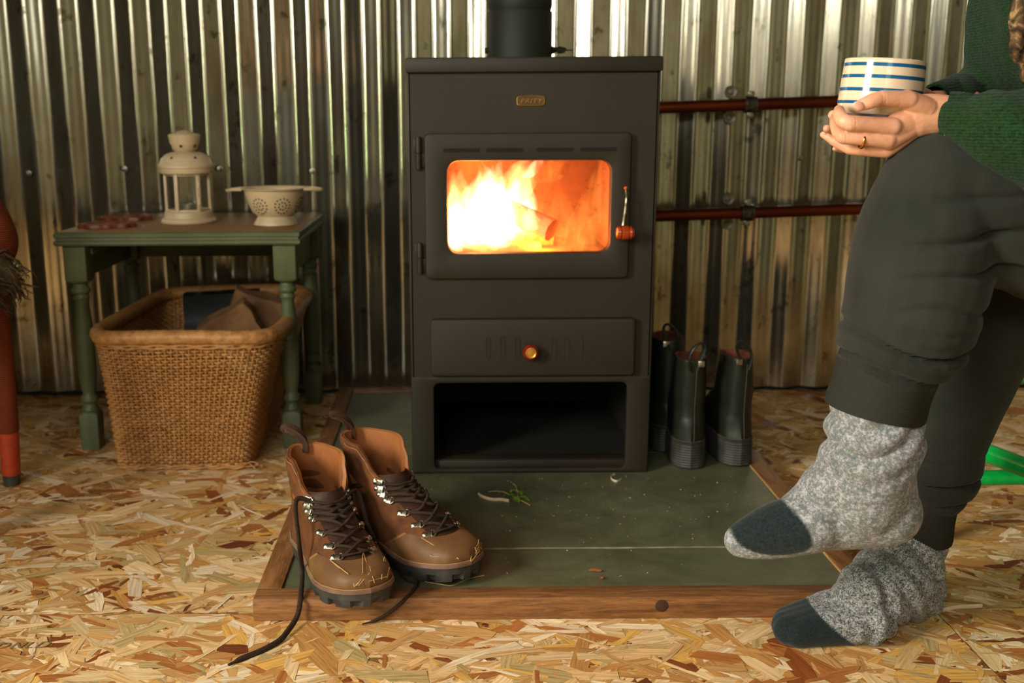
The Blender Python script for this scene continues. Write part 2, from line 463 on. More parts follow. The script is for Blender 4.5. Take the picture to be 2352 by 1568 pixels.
# ---------------- hearth: slate tiles in an oak frame
hz = 0.034
hx0, hx1, hy0, hy1 = P(579, 1378, Z=hz).x, 0.612, P(900, 1374, Z=hz).y, 2.545
fwf = 0.036
hearth = thing('hearth', 'low dark green slate hearth in an oak timber frame under the stove', 'hearth', ((hx0+hx1)/2, hy0, 0))
hl = Vector(hearth.location)
def hbox(name, x0, x1, y0, y1, z0, z1, mat, bev=0.0015):
    m = MB(); m.box(((x0+x1)/2-hl.x, (y0+y1)/2-hl.y, (z0+z1)/2), (x1-x0, y1-y0, z1-z0), bev); return m.build(name, mat, hearth)
hbox('frame_rail', hx0, hx1, hy0, hy0+fwf, 0.0005, hz, M_OAK)
hbox('frame_rail', hx0+fwf, hx1-fwf, hy1-fwf, hy1, 0.0005, hz, M_OAK)
hbox('frame_stile', hx0, hx0+fwf-.0005, hy0+fwf+.0004, hy1, 0.0005, hz, M_OAKX)
hbox('frame_stile', hx1-fwf+.0005, hx1, hy0+fwf+.0004, hy1, 0.0005, hz, M_OAKX)
def slate():
    t = NT('green_slate'); v = t.obj(); n = t.noise(v, 9, 7, 0.65, 0.6); d = t.noise(v, 420, 2, 0.5); n3 = t.noise(v, 60, 6, 0.7)
    c = t.ramp(n.outputs[0], [(0.3, srgb(70, 71, 50)), (0.7, srgb(102, 104, 76))])
    c = t.mix(t.ramp(d.outputs[0], [(0.70, (0, 0, 0)), (0.78, (0.6, 0.6, 0.6))]), c, srgb(140, 136, 100))
    c = t.mix(t.ramp(n3.outputs[0], [(0.60, (0, 0, 0)), (0.8, (0.4, 0.4, 0.4))]), c, srgb(112, 108, 80))
    t.base(c, t.n('ShaderNodeMapRange', i0=n3.outputs[0], i1=0.3, i2=0.7, i3=0.38, i4=0.55).outputs[0], 0, 0.5); t.bump(n3.outputs[0], 0.35, 0.0012)
    return t.m
M_SLATE = slate()
sy = P(1300, 1254, Z=hz).y
def tile(x0, x1, y0, y1, seed):
    nx, ny = 24, 24; V = []; 
    xs = np.linspace(x0, x1, nx); ys = np.linspace(y0, y1, ny)
    for yy in ys:
        for xx in xs:
            e = min(xx-x0, x1-xx, yy-y0, y1-yy)
            V.append((xx-hl.x, yy-hl.y, hz-0.0025+0.0009*mnoise.noise((xx*7, yy*7, seed))+0.0005*mnoise.noise((xx*25, yy*25, seed))-(0.0012 if e < 1e-6 else 0)))
    F = [(j*nx+i, j*nx+i+1, (j+1)*nx+i+1, (j+1)*nx+i) for j in range(ny-1) for i in range(nx-1)]
    # skirt
    loop = [i for i in range(nx)]+[j*nx+nx-1 for j in range(1, ny)]+[(ny-1)*nx+i for i in range(nx-2, -1, -1)]+[j*nx for j in range(ny-2, 0, -1)]
    o = len(V); V += [(V[i][0], V[i][1], 0.004) for i in loop]; n = len(loop)
    F += [(loop[k], o+k, o+(k+1) % n, loop[(k+1) % n]) for k in range(n)]
    m = MB(); m.add(V, F); return m.build('slate_tile', M_SLATE, hearth, smooth=50)
ix0, ix1, iy0, iy1 = hx0+fwf+.001, hx1-fwf-.001, hy0+fwf+.001, hy1-fwf-.001
tile(ix0, ix1, iy0, sy-.0012, 1); tile(ix0, ix1, sy+.0012, 2.02, 2); tile(ix0, ix1, 2.022, iy1, 3)
M_GROUT = simple('pale_grout', srgb(150, 140, 110), srgb(110, 104, 80), 0.9)
hbox('grout_line', ix0, ix1, sy-.0012, sy+.0012, 0.005, hz-0.0022, M_GROUT, 0)
hbox('grout_line', ix1, ix1+.0022, iy0, 2.2, 0.005, hz-0.0008, simple('pale_oak_arris', srgb(196, 150, 92), srgb(170, 124, 70), 0.6), 0)
M_KNOT = simple('oak_knot', srgb(48, 28, 14), srgb(70, 42, 22), 0.6)
pk = P(1520, 1391, Y=hy0-0.0004)
m = MB(); m.lathe([(0.0001, 0.0007), (0.006, 0.0006), (0.0095, 0.0001)], 14, Matrix.Rotation(pi/2, 3, 'X'), c=Vector((pk.x, pk.y, pk.z))-hl)
m.build('knot', M_KNOT, hearth)
# ------------------------------------------------------------------ stove
def paint(name, c1, c2, rough=0.55):
    t = NT(name); v = t.obj(); n = t.noise(v, 5, 4); f = t.noise(v, 900, 2)
    t.base(t.ramp(n.outputs[0], [(0.35, c1), (0.65, c2)]), rough, 0, 0.3); t.bump(f.outputs[0], 0.25, 0.0004); return t.m
M_STOVE = paint('stove_paint', srgb(35, 29, 19), srgb(42, 35, 23))
M_STOVEI = paint('stove_inside', srgb(26, 24, 18), srgb(34, 31, 23), 0.75)
M_FLUE = paint('flue_paint', srgb(26, 27, 18), srgb(32, 32, 22), 0.6)
M_BRICK = simple('firebrick', srgb(150, 116, 80), srgb(126, 96, 64), 0.9, scale=9, bump=0.3, bd=0.003)
SY = 1.895                                   # front face of the stove
SXL, SXR = P(943, 800, Y=SY).x, P(1497, 800, Y=SY).x
SCX = (SXL+SXR)/2; SW = SXR-SXL; SZ0 = hz-0.001; SZT = P(1220, 160, Y=SY).z; SD = 0.50
stove = thing('wood_stove', 'tall dark brown steel wood stove with a fire burning behind its glass door', 'stove', (SCX, SY, SZ0))
so = Vector(stove.location)
def sp(px, py, dy=0.0): return P(px, py, Y=SY) - so + Vector((0, dy, 0))
def sz(py): return P(1220, py, Y=SY).z - SZ0
H = SZT-SZ0
fz0, fz1 = sz(606), sz(325)         # firebox
oz0, oz1 = sz(1062), sz(878)        # log store opening
ox0, ox1 = sp(997, 970).x, sp(1438, 970).x
fx0, fx1 = sp(1000, 470).x-0.004, sp(1430, 470).x+0.004
T = 0.008
b = MB()
b.box((-SW/2+T/2, SD/2, H/2), (T, SD, H), 0.002); b.box((SW/2-T/2, SD/2, H/2), (T, SD, H), 0.002)
b.box((0, SD-T/2, H/2), (SW-.002, T, H-.002), 0)
for z in (0.006, oz1+0.012, fz0-0.01, fz1+0.01, H-0.004): b.box((0, SD/2, z), (SW-2*T+.002, SD-.004, 0.008), 0)
def strip(x0, x1, z0, z1): b.box(((x0+x1)/2, T/2, (z0+z1)/2), (x1-x0, T, z1-z0), 0)
strip(-SW/2+T*.5, SW/2-T*.5, fz1, H-.001); strip(-SW/2+T*.5, SW/2-T*.5, oz1+0.004, fz0)
strip(-SW/2+T*.5, fx0, fz0, fz1); strip(fx1, SW/2-T*.5, fz0, fz1)
b.build('body', M_STOVE, stove, smooth=30)
# frame around the log store, standing a little proud, with its lip
def ringplate(outer, inner, y0, y1, bev=0.002, mi=0, mb=None):
    """plate in the xz plane with a hole; outer/inner are equal length point lists (x, z); y0 is the front"""
    m = mb or MB()
    cx = sum(p[0] for p in outer)/len(outer); cz = sum(p[1] for p in outer)/len(outer)
    def off(pts, d): return [(p[0]+(d if p[0] < cx else -d), p[1]+(d if p[1] < cz else -d)) for p in pts]
    R = [[(p[0], y1, p[1]) for p in outer], [(p[0], y0+bev, p[1]) for p in outer], [(p[0], y0+bev*.3, p[1]) for p in off(outer, bev*.3)], [(p[0], y0, p[1]) for p in off(outer, bev)],
         [(p[0], y0, p[1]) for p in off(inner, -bev)], [(p[0], y0+bev*.3, p[1]) for p in off(inner, -bev*.3)], [(p[0], y0+bev, p[1]) for p in inner], [(p[0], y1, p[1]) for p in inner]]
    R.append(R[0]); m.rings(R, True, mi=mi); return m
def rr_at(x0, x1, z0, z1, r, n=6): return [(p[0]+(x0+x1)/2, p[1]+(z0+z1)/2) for p in rrect(x1-x0, z1-z0, r, n)]
b = ringplate(rr_at(-SW/2+.001, SW/2-.001, 0.0015, oz1+0.012, 0.002), rr_at(ox0, ox1, oz0-0.012, oz1, 0.012), -0.0015, T)
b.build('store_surround', M_STOVE, stove)
b = MB(); b.box((0, 0.012, 0.012), (ox1-ox0+.004, 0.006, 0.021), 0.002); b.box((0, 0.030, 0.0215), (ox1-ox0+.004, 0.032, 0.003), 0.001)
b.build('store_lip', M_STOVE, stove)
b = MB(); b.box((0, SD/2, oz0/2-0.002), (SW-2*T, SD-.03, 0.006)); b.box((0, SD-.02, (oz1)/2), (SW-2*T, 0.004, oz1)); b.box((-SW/2+T+.002, SD/2, oz1/2), (0.003, SD-.03, oz1)); b.box((SW/2-T-.002, SD/2, oz1/2), (0.003, SD-.03, oz1))
b.build('log_store', M_STOVEI, stove)
# top plate with folded rim
pzt, pzb = sz(131), sz(166)
b = MB(); b.box((0, SD/2-0.002, (pzt+pzb)/2), (P(1519, 150, Y=SY).x-P(928, 150, Y=SY).x, SD+0.02, pzt-pzb), 0.004)
b.build('top_plate', M_STOVE, stove)
# firebox lining
b = MB()
for (c, d) in (((fx0-.001, .14, (fz0+fz1)/2), (.03, .27, fz1-fz0)), ((fx1+.001, .14, (fz0+fz1)/2), (.03, .27, fz1-fz0)), ((0, .285, (fz0+fz1)/2), (fx1-fx0, .03, fz1-fz0)), ((0, .14, fz1-.008), (fx1-fx0, .27, .014)), ((0, .14, fz0+.006), (fx1-fx0, .27, .014))):
    b.box(c, d, 0.002)
b.build('firebox_lining', M_BRICK, stove)
# door
dx0, dx1, dz0, dz1 = sp(977, 470).x, sp(1444, 470).x, sz(637), sz(305)
wx0, wx1, wz0, wz1 = sp(1028, 470).x, sp(1400, 470).x, sz(579), sz(368)
DY = -0.014
b = ringplate(rr_at(dx0, dx1, dz0, dz1, 0.009), rr_at(wx0, wx1, wz0, wz1, 0.021), DY, 0.0, 0.0035)
door = b.build('door', M_STOVE, stove)
b = ringplate(rr_at(wx0-.006, wx1+.006, wz0-.006, wz1+.006, 0.026), rr_at(wx0+.0005, wx1-.0005, wz0+.0005, wz1-.0005, 0.0205), -0.002, 0.006, 0.001)
b.build('glass_frame', M_STOVEI, door)
gt = NT('stove_glass'); v = gt.obj(); nn = gt.noise(v, 60, 6, 0.75); ns = gt.noise(gt.obj((1, 1, .6)), 14, 4, .6)
tcol = gt.mix(gt.ramp(nn.outputs[0], [(0.55, (0, 0, 0)), (0.72, (1, 1, 1))]), (0.97, 0.93, 0.86, 1), (0.80, 0.62, 0.45, 1))
tb_ = gt.n('ShaderNodeBsdfTransparent', Color=tcol); gg = gt.n('ShaderNodeBsdfGlossy', Roughness=0.08)
mm = gt.n('ShaderNodeMixShader', i0=0.04, i1=tb_, i2=gg); gt.t.links.new(mm.outputs[0], gt.out.inputs[0])
b = MB(); b.box(((wx0+wx1)/2, -0.004, (wz0+wz1)/2), (wx1-wx0+.01, 0.004, wz1-wz0+.01))
b.build('glass_pane', gt.m, door)
for px0, px1 in ((1018, 1102), (1116, 1201), (1230, 1316), (1330, 1414)):
    x0, x1 = sp(px0, 343).x, sp(px1, 343).x; z = sz(343.5)
    b = MB(); pts = rr_at(x0, x1, z-.0035, z+.0035, .0034, 5)
    b.rings([[(p[0], DY-.0006, p[1]) for p in pts], [(p[0], DY+.004, p[1]) for p in pts]], True, True, True)
    b.build('air_slot', simple('slot_shadow', srgb(7, 5, 3), rough=.9, bump=0) if px0 == 1018 else bpy.data.materials['slot_shadow'], door)
# hinges
for y0, y1 in ((312, 388), (555, 626)):
    z0, z1 = sz(y1), sz(y0); x = sp(962, 400).x; h = z1-z0
    b = MB(); b.lathe([(.0001, 0), (.005, 0.001), (.0055, .004), (.0055, h*.47), (.0045, h*.49), (.0045, h*.51), (.0055, h*.53), (.0055, h-.004), (.004, h), (.0001, h)], 14, c=(x, -.008, z0))
    b.box((x+.007, -.004, z0+h*.28), (.012, .004, h*.42), .001); b.box((x-.003, -.001, z0+h*.74), (.012, .006, h*.42), .001)
    b.build('hinge', M_STOVE, stove)
# handle: orange tip, steel lever, turned wood grip
M_BRASS = simple('brass', srgb(160, 122, 66), srgb(130, 98, 52), 0.5, 0.85, bump=0.1)
M_BRASSD = simple('tarnished_brass', srgb(92, 66, 34), srgb(74, 52, 26), 0.6, 0.6, bump=0.1)
M_WGRIP = wood_mat('varnished_cherry', srgb(120, 36, 10), srgb(170, 64, 22), (8, 8, 60), 5, 0.2, 0.05)
p0, p1, p2 = sp(1432, 432, -.026), sp(1434, 460, -.026), sp(1426, 514, -.030)
b = MB(); b.tube(catmull([p0, p1, p2], 6), [0.0022]*2+[.003]*4+[.0045]*6+[.005], 8, flat=.6)
b.box((p1.x, -.019, p1.z+.004), (.006, .014, .006), .001)
hd = b.build('handle', simple('bright_steel', srgb(200, 190, 160), srgb(120, 110, 90), .25, 1.0), door)
b = MB(); b.sphere(p0+Vector((0, 0, .002)), .0034, 10); b.build('tip', simple('red_tip', srgb(214, 60, 20), rough=.5, bump=0), hd)
b = MB(); g0, g1 = sp(1409, 530, -.032), sp(1449, 530, -.032); L = g1.x-g0.x
prof = [(.0001, 0), (.008, .0002), (.0108, .002), (.0122, L*.22), (.0112, L*.29), (.0108, L*.3), (.0128, L*.34), (.0132, L*.5), (.0128, L*.68), (.0108, L*.7), (.0112, L*.72), (.012, L*.85), (.009, L*.99), (.0001, L)]
b.lathe(prof, 18, Matrix.Rotation(pi/2, 3, 'Y'), c=g0); b.build('grip', M_WGRIP, hd)
# badge with its lettering
bp = sp(1219, 231.5); bw = sp(1252, 231).x-sp(1186, 231).x; bh = sz(219.5)-sz(244)
out = []
for k in range(48):
    t = 2*pi*k/48; c_, s_ = math.cos(t), math.sin(t)
    x = bw/2*abs(c_)**.32*(1 if c_ > 0 else -1); z = bh/2*abs(s_)**.45*(1 if s_ > 0 else -1)
    if z > 0: z += .0016*(1-(2*x/bw)**2)-.0008
    if z < 0: x *= .985
    out.append((x, z))
b = MB(); sc = lambda f, y: [(bp.x+p[0]*f, y, bp.z+p[1]*(f if f == 1 else f-.06)) for p in out]
b.rings([sc(1, 0), sc(1, -.0022), sc(.96, -.003), sc(.93, -.003), sc(.91, -.0018)], True); b.rings([sc(.91, -.0018), sc(.5, -.0018)], True, False, True, mi=1)
badge = b.build('badge', [M_BRASS, M_BRASSD], stove, label='small brass badge with raised lettering')
Mb = Matrix.Translation((bp.x, -.0022, bp.z-.0004)) @ Matrix.Rotation(pi/2, 4, 'X')
slotbox_text('PRITY', bh*.62, M_BRASS, 'badge_lettering', badge, Mb @ Matrix.Scale(1.18, 4, (1, 0, 0)), .0009, .3, 1.12)
# ash drawer
ax0, ax1, az0, az1 = sp(990, 790).x, sp(1455, 790).x, sz(859), sz(729)
b = MB(); o_ = rr_at(ax0, ax1, az0, az1, .006, 4)
cx, cz = (ax0+ax1)/2, (az0+az1)/2
sh = lambda d, y: [(cx+(p[0]-cx)*(1-2*d/(ax1-ax0)), y, cz+(p[1]-cz)*(1-2*d/(az1-az0))) for p in o_]
b.rings([sh(0, 0), sh(0, -.012), sh(.0012, -.0145), sh(.004, -.0155)], True, False, True)
draw = b.build('ash_drawer', M_STOVE, stove)
for px in (1120, 1153, 1187, 1270, 1299, 1330):
    x = sp(px, 793).x; z0, z1 = sz(818), sz(768); w = .0052
    b = MB(); b = ringplate(rr_at(x-w, x+w, z0, z1, w*.98, 5), rr_at(x-w*.6, x+w*.6, z0+w*.4, z1-w*.4, w*.58, 5), -.0163, -.0150, .0003, mb=b)
    pts = rr_at(x-w*.6, x+w*.6, z0+w*.4, z1-w*.4, w*.58, 5); b.rings([[(p[0], -.0157, p[1]) for p in pts], [(p[0], -.0152, p[1]) for p in pts]], True, True, True)
    b.build('vent_slot', M_STOVE, draw)
kp = sp(1216, 800, -.016); R = Matrix.Rotation(pi/2, 3, 'X')
b = MB(); b.lathe([(.0001, 0), (.006, 0), (.0065, .006), (.013, .010), (.0150, .015), (.0145, .020), (.0110, .024), (.0001, .0245)], 28, R, c=kp)
knob = b.build('drawer_knob', simple('red_varnish_knob', srgb(92, 18, 6), srgb(120, 34, 12), .15, bump=0), draw, label='red varnished knob with a brass centre')
b = MB(); kc = kp+Vector((.0, -.0242, 0))
b.lathe([(.0098, -.001), (.0098, .0014), (.0090, .0016), (.0084, .0010), (.0068, .0004), (.0062, .0010), (.0058, .0016), (.0001, .0018)], 26, R, c=kc)
b.build('knob_inlay', simple('gold_inlay', srgb(218, 160, 70), srgb(200, 140, 54), .35, .7, bump=0), knob)
# log + flames inside
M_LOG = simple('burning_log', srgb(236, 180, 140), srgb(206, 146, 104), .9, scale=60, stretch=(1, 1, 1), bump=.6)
fire_o = thing('fire', 'orange and white flames burning behind the stove glass', 'fire', (so.x, so.y, so.z))
def logmesh(a, c, r, seg=9, ang=0):
    m = MB(); a = Vector(a); c = Vector(c); rings = []
    for i in range(7):
        p = a.lerp(c, i/6); t = (c-a).normalized(); x = t.orthogonal().normalized(); y = t.cross(x)
        rings.append([p+x*(r*(1+.12*mnoise.noise((k*1.7, i*.5, ang)))*math.cos(2*pi*k/seg+ang))+y*(r*(1+.1*mnoise.noise((k*2.7, i*.6, ang)))*math.sin(2*pi*k/seg+ang)) for k in range(seg)])
    m.rings(rings, True, True, True); return m
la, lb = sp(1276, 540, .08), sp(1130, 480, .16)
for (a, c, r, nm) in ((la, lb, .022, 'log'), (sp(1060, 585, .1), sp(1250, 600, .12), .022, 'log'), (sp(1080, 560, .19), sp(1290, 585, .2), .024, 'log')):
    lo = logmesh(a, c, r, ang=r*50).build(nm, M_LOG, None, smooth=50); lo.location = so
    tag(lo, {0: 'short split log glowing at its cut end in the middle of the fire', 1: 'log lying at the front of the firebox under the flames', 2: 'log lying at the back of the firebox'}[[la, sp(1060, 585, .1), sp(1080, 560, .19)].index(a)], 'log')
def flame_mat(name, col, st):
    """glowing gas: light is emitted through the depth of each tongue, so its edges fade by themselves"""
    t = NT(name); t.t.nodes.remove(t.b); v = t.obj((1, 1, .35)); n = t.noise(v, 42, 3, .55, 1.0)
    k = t.n('ShaderNodeMapRange', dict(interpolation_type='SMOOTHSTEP'), i0=n.outputs[0], i1=.36, i2=.62, i3=.12, i4=1.0)
    em = t.n('ShaderNodeEmission', Color=col, Strength=t.math('MULTIPLY', k.outputs[0], st))
    t.t.links.new(em.outputs[0], t.out.inputs['Volume']); return t.m
M_FL = flame_mat('flame_hot', (1.0, .42, .15, 1), 68.0)
M_FLW = flame_mat('flame_core', (1.0, .58, .36, 1), 100.0)
M_FL2 = flame_mat('flame_thin', (1.0, .30, .05, 1), 16.0)
g = random.Random(5)
def flame(px, pyb, pyt, y, w, lean, mat, seed):
    m = MB(); a = sp(px, pyb, y); ht = sz(pyt)-sz(pyb); rings = []
    N = 26; ax = w*mpp(P(px, pyb, Y=SY+y))
    for i in range(N+1):
        s = i/N; r = ax*(math.sin(pi*min(1, (s*.93+.07))**.62))**.8*(1-.2*s)+.0002
        if i in (0, N): r = .0004
        cx = a.x+lean*ht*s**1.5+.014*s*mnoise.noise((s*3, seed, 0))*1.4; cy = a.y+.018*mnoise.noise((s*2.4, seed, 5))
        rings.append([(cx+r*(1+.45*mnoise.noise((math.cos(q)*1.2+seed, s*3.5, math.sin(q)*1.2)))*math.cos(q), cy+.7*r*math.sin(q), a.z+ht*s) for q in [2*pi*k/18 for k in range(18)]])
    m.rings(rings, True, True, True); return m.build('flame', mat, fire_o, smooth=180)
gF = random.Random(21)
FL = []
for i in range(38):
    px = gF.uniform(1030, 1215); k = (px-1030)/185; top = gF.uniform(352, 450)+k*20
    base = gF.uniform(560, 600) if gF.random() < .65 else gF.uniform(470, 560)
    FL.append((px, base, min(top, base-90), gF.uniform(.03, .23), gF.uniform(22, 46), gF.uniform(-.08, .22)))
FL += [(1215, 552, 455, .07, 28, -.05), (1230, 540, 470, .08, 24, -.12), (1205, 470, 368, .12, 26, .5), (1190, 440, 352, .10, 30, .35), (1222, 420, 358, .14, 22, .8)]
for i, (px, b_, t_, y, w, ln) in enumerate(FL): flame(px, b_, t_, y, w, ln, M_FLW if i % 3 == 0 else M_FL, i*3.7)
for i, (px, b_, t_, y, w, ln) in enumerate([(1290, 600, 430, .18, 44, .25), (1335, 602, 380, .12, 40, .32), (1378, 602, 372, .2, 34, .2), (1240, 600, 470, .17, 50, .1), (1255, 430, 345, .12, 40, .9), (1310, 602, 500, .09, 60, .1), (1360, 604, 480, .07, 46, .2)]): flame(px, b_, t_, y, w, ln, M_FL2, 50+i*2.9)
def pl(name, loc, col, w, rad):
    l = bpy.data.lights.new(name, 'POINT'); l.color = col; l.energy = w; l.shadow_soft_size = rad
    o = bpy.data.objects.new(name, l); COL.objects.link(o); o.location = loc; return o
pl('fire_glow', so+sp(1110, 500, .10), (1, .22, .022), 20.0, .03)
pl('fire_glow_low', so+sp(1250, 560, .10), (1, .18, .015), 5.0, .03)

# flue pipe with damper
fy = SY+0.30; fr = (P(1268, 90, Y=fy).x-P(1120, 90, Y=fy).x)/2; fx = (P(1268, 90, Y=fy).x+P(1120, 90, Y=fy).x)/2
flue = thing('flue_pipe', 'black round flue pipe rising from the top of the stove', 'flue', (fx, fy, pzt+SZ0))
b = MB(); zj = P(1190, 28, Y=fy).z-(pzt+SZ0)
b.lathe([(fr-.004, 0), (fr, .001), (fr, zj-.002), (fr-.001, zj), (fr-.006, zj)], 48); b.build('flue_collar', M_FLUE, flue)
b = MB(); b.lathe([(fr-.005, zj-.01), (fr-.003, zj+.003), (fr-.0005, zj+.010), (fr-.0005, zj+.03), (fr-.003, zj+.034), (fr-.003, ZC-pzt-SZ0-.001), (fr-.006, ZC-pzt-SZ0-.001)], 48)
b.build('flue_tube', M_FLUE, flue)
dz = P(1290, 115, Y=fy).z-(pzt+SZ0); b = MB()
b.tube([(-fr-.006, 0, dz), (-fr+.002, 0, dz)], .006, 10); b.build('damper_pin', M_FLUE, flue); b = MB(); b.tube([(fr-.002, 0, dz), (fr+.008, 0, dz)], [.010, .0045], 10); b.tube([(fr, 0, dz), (fr+.042, 0, dz-.0005)], .0014, 6)
hel = [(fr+.006+.022*k/60, .0065*math.cos(k*.9)*(1-.35*abs(k-28)/30), dz+.0065*math.sin(k*.9)*(1-.35*abs(k-28)/30)) for k in range(60)]
b.tube(hel, .0013, 5); b.build('damper_handle', M_FLUE, flue)

# ------------------------------------------------------------------ copper pipes
M_COP = simple('copper', srgb(128, 62, 34), srgb(98, 46, 26), 0.42, 1.0, scale=12, stretch=(.3, 1, 1), bump=0.02)
M_CLIP = simple('pipe_clip', srgb(70, 68, 54), srgb(104, 102, 84), 0.3, 0.85, bump=0)
def pipe(py0, py1, clips, label, grp):
    Y = YB-0.085; a = P(1480, py0, Y=Y); c = P(2300, py1, Y=Y); c = a+(c-a)*((XR-.01-a.x)/(c.x-a.x))
    a.x = SCX+SW/2-0.03; 
    t = thing('copper_pipe', label, 'pipe', a, grp)
    m = MB(); m.tube([Vector((0, 0, 0)), c-a], .0142, 20); m.build('pipe', M_COP, t)
    for px, kinds in clips:
        s = P(px, py0, Y=Y).x; k = (s-a.x)/(c.x-a.x); q = (c-a)*k
        m = MB(); R = Matrix.Rotation(pi/2, 3, 'Y')
        m.lathe([(.0148, -.015), (.0195, -.0145), (.0200, -.009), (.0178, -.007), (.0178, .007), (.0200, .009), (.0195, .0145), (.0148, .015), (.0146, .015), (.0146, -.015), (.0148, -.015)], 20, R, c=q)
        m.box(q+Vector((0, .035, 0)), (.010, .040, .010), .002)
        cl = m.build('clip', M_CLIP, t)
        for sgn in (1, -1):
            m = MB(); m.box(q+Vector((0, -.002, sgn*.0245)), (.016, .012, .014), .003); m.lathe([(.0001, .009), (.0065, .008), (.0065, 0), (.0001, 0)], 10, Matrix.Rotation(pi/2, 3, 'X'), c=q+Vector((0, -.006, sgn*.0245)))
            m.build('clip_screw', M_STEEL, cl)
        for sgn in (1, -1):
            m = MB(); m.lathe([(.0001, .006), (.006, .0055), (.007, .002), (.014, .003), (.0155, 0), (.006, 0)], 14, Matrix.Rotation(pi/2, 3, 'X'), c=q+Vector((-.034, .050, sgn*.030)))
            m.build('bracket_plug', M_STEEL, cl)
    return t
pipe(252, 221, [(1722, 0)], 'upper copper pipe running from the stove across the corrugated wall', 'copper heating pipes on the wall')
pipe(500, 470, [(1715, 0)], 'lower copper pipe running from the stove behind the knee', 'copper heating pipes on the wall')

# ------------------------------------------------------------------ painted side table
def green_paint():
    t = NT('sage_paint'); v = t.obj(); n = t.noise(v, 14, 5); n2 = t.noise(v, 70, 5, .7)
    t.base(t.mix(t.ramp(n2.outputs[0], [(.62, (0, 0, 0)), (.74, (.5, .5, .5))]), t.ramp(n.outputs[0], [(.35, srgb(78, 85, 54)), (.65, srgb(90, 97, 64))]), srgb(60, 64, 40)), .5, 0, .4); t.bump(n2.outputs[0], .2, .0008); return t.m
M_SAGE = green_paint()
M_TOP = wood_mat('table_top_wood', srgb(120, 82, 42), srgb(142, 100, 56), (1, 10, 10), 4, .45, .08)
tz = P(400, 545, Y=2.14).z+.012; TX0, TX1, TY0, TY1 = P(120, 540, Y=2.135).x, P(688, 540, Y=2.135).x, 2.135, 2.565
tcx, tcy = (TX0+TX1)/2, (TY0+TY1)/2
table = thing('side_table', 'small sage green painted table with turned legs and a brown wooden top', 'table', (tcx, tcy, 0))
tw_, td_ = TX1-TX0, TY1-TY0
b = MB(); b.box((0, 0, tz-.0015), (tw_-.012, td_-.012, .003), .001); b.build('top_board', M_TOP, table)
edge = []
for (i, z) in ((0.012, tz-.0285), (0.003, tz-.0285), (0, tz-.025), (0, tz-.0195), (.004, tz-.018), (.004, tz-.0125), (.0012, tz-.011), (.0008, tz-.004), (.006, tz-.0005), (.0075, tz-.0005)):
    edge.append([(sx*(tw_/2-i), sy_*(td_/2-i), z) for sx, sy_ in ((-1, -1), (1, -1), (1, 1), (-1, 1))])
b = MB(); b.rings(edge, True, True, False); b.build('top_edge', M_SAGE, table, smooth=20)
lw_ = .047
def leg(x, y):
    m = MB(); top = tz-.0285; a = P(150, 648, Y=2.17).z; c = P(180, 940, Y=2.17).z
    sq = lw_/2
    def sqring(z, h, rnd):
        pts = rrect(2*h, 2*h, max(.0015, rnd), 3); return [(x+p[0], y+p[1], z) for p in pts]
    m.rings([sqring(top, sq, .002), sqring(a+.008, sq, .002), sqring(a+.003, sq*.97, sq*.4), sqring(a, sq*.86, sq*.8)], True, True, True)
    m.rings([sqring(c, sq*.66, sq*.6), sqring(c-.004, sq*.82, sq*.5), sqring(c-.010, sq*.86, .002), sqring(0, sq*.80, .002)][::-1], True, True, True)
    h = a-c; P_ = [(.86, 0), (.88, .004/h*0+.0), (.6, .012), (.62, .03), (.8, .045), (.86, .06), (.8, .078), (.6, .09), (.6, .10), (.74, .12), (.6, .14), (.56, .16), (.76, .30), (.82, .55), (.82, .72), (.66, .83), (.56, .86), (.56, .875), (.76, .895), (.76, .93), (.58, .945), (.56, .965), (.72, .985), (.76, 1)]
    m.lathe([(sq*r, a-h*s) for r, s in P_][::-1], 20, c=(x, y, 0), cap=True)
    return m.build('leg', M_SAGE, table, smooth=40)
lx, ly = tw_/2-.012-lw_/2, td_/2-.014-lw_/2
for x in (-lx, lx):
    for y in (-ly, ly): leg(x, y)
ah = .072
for s in (-1, 1):
    b = MB(); b.box((s*lx, 0, tz-.029-ah/2), (.016, 2*ly-lw_+.002, ah), .001); b.build('apron', M_SAGE, table)
b = MB(); b.box((0, ly, tz-.029-ah/2), (2*lx-lw_+.002, .016, ah), .001); b.build('apron', M_SAGE, table)
b = MB(); b.box((-lx+.020, 0, P(186, 578, Y=2.17).z), (.016, 2*ly-.02, .014), .001); b.build('drawer_runner', M_SAGE, table)
b = MB(); b.box((lx-.020, 0, P(186, 578, Y=2.17).z), (.016, 2*ly-.02, .014), .001); b.build('drawer_runner', M_SAGE, table)

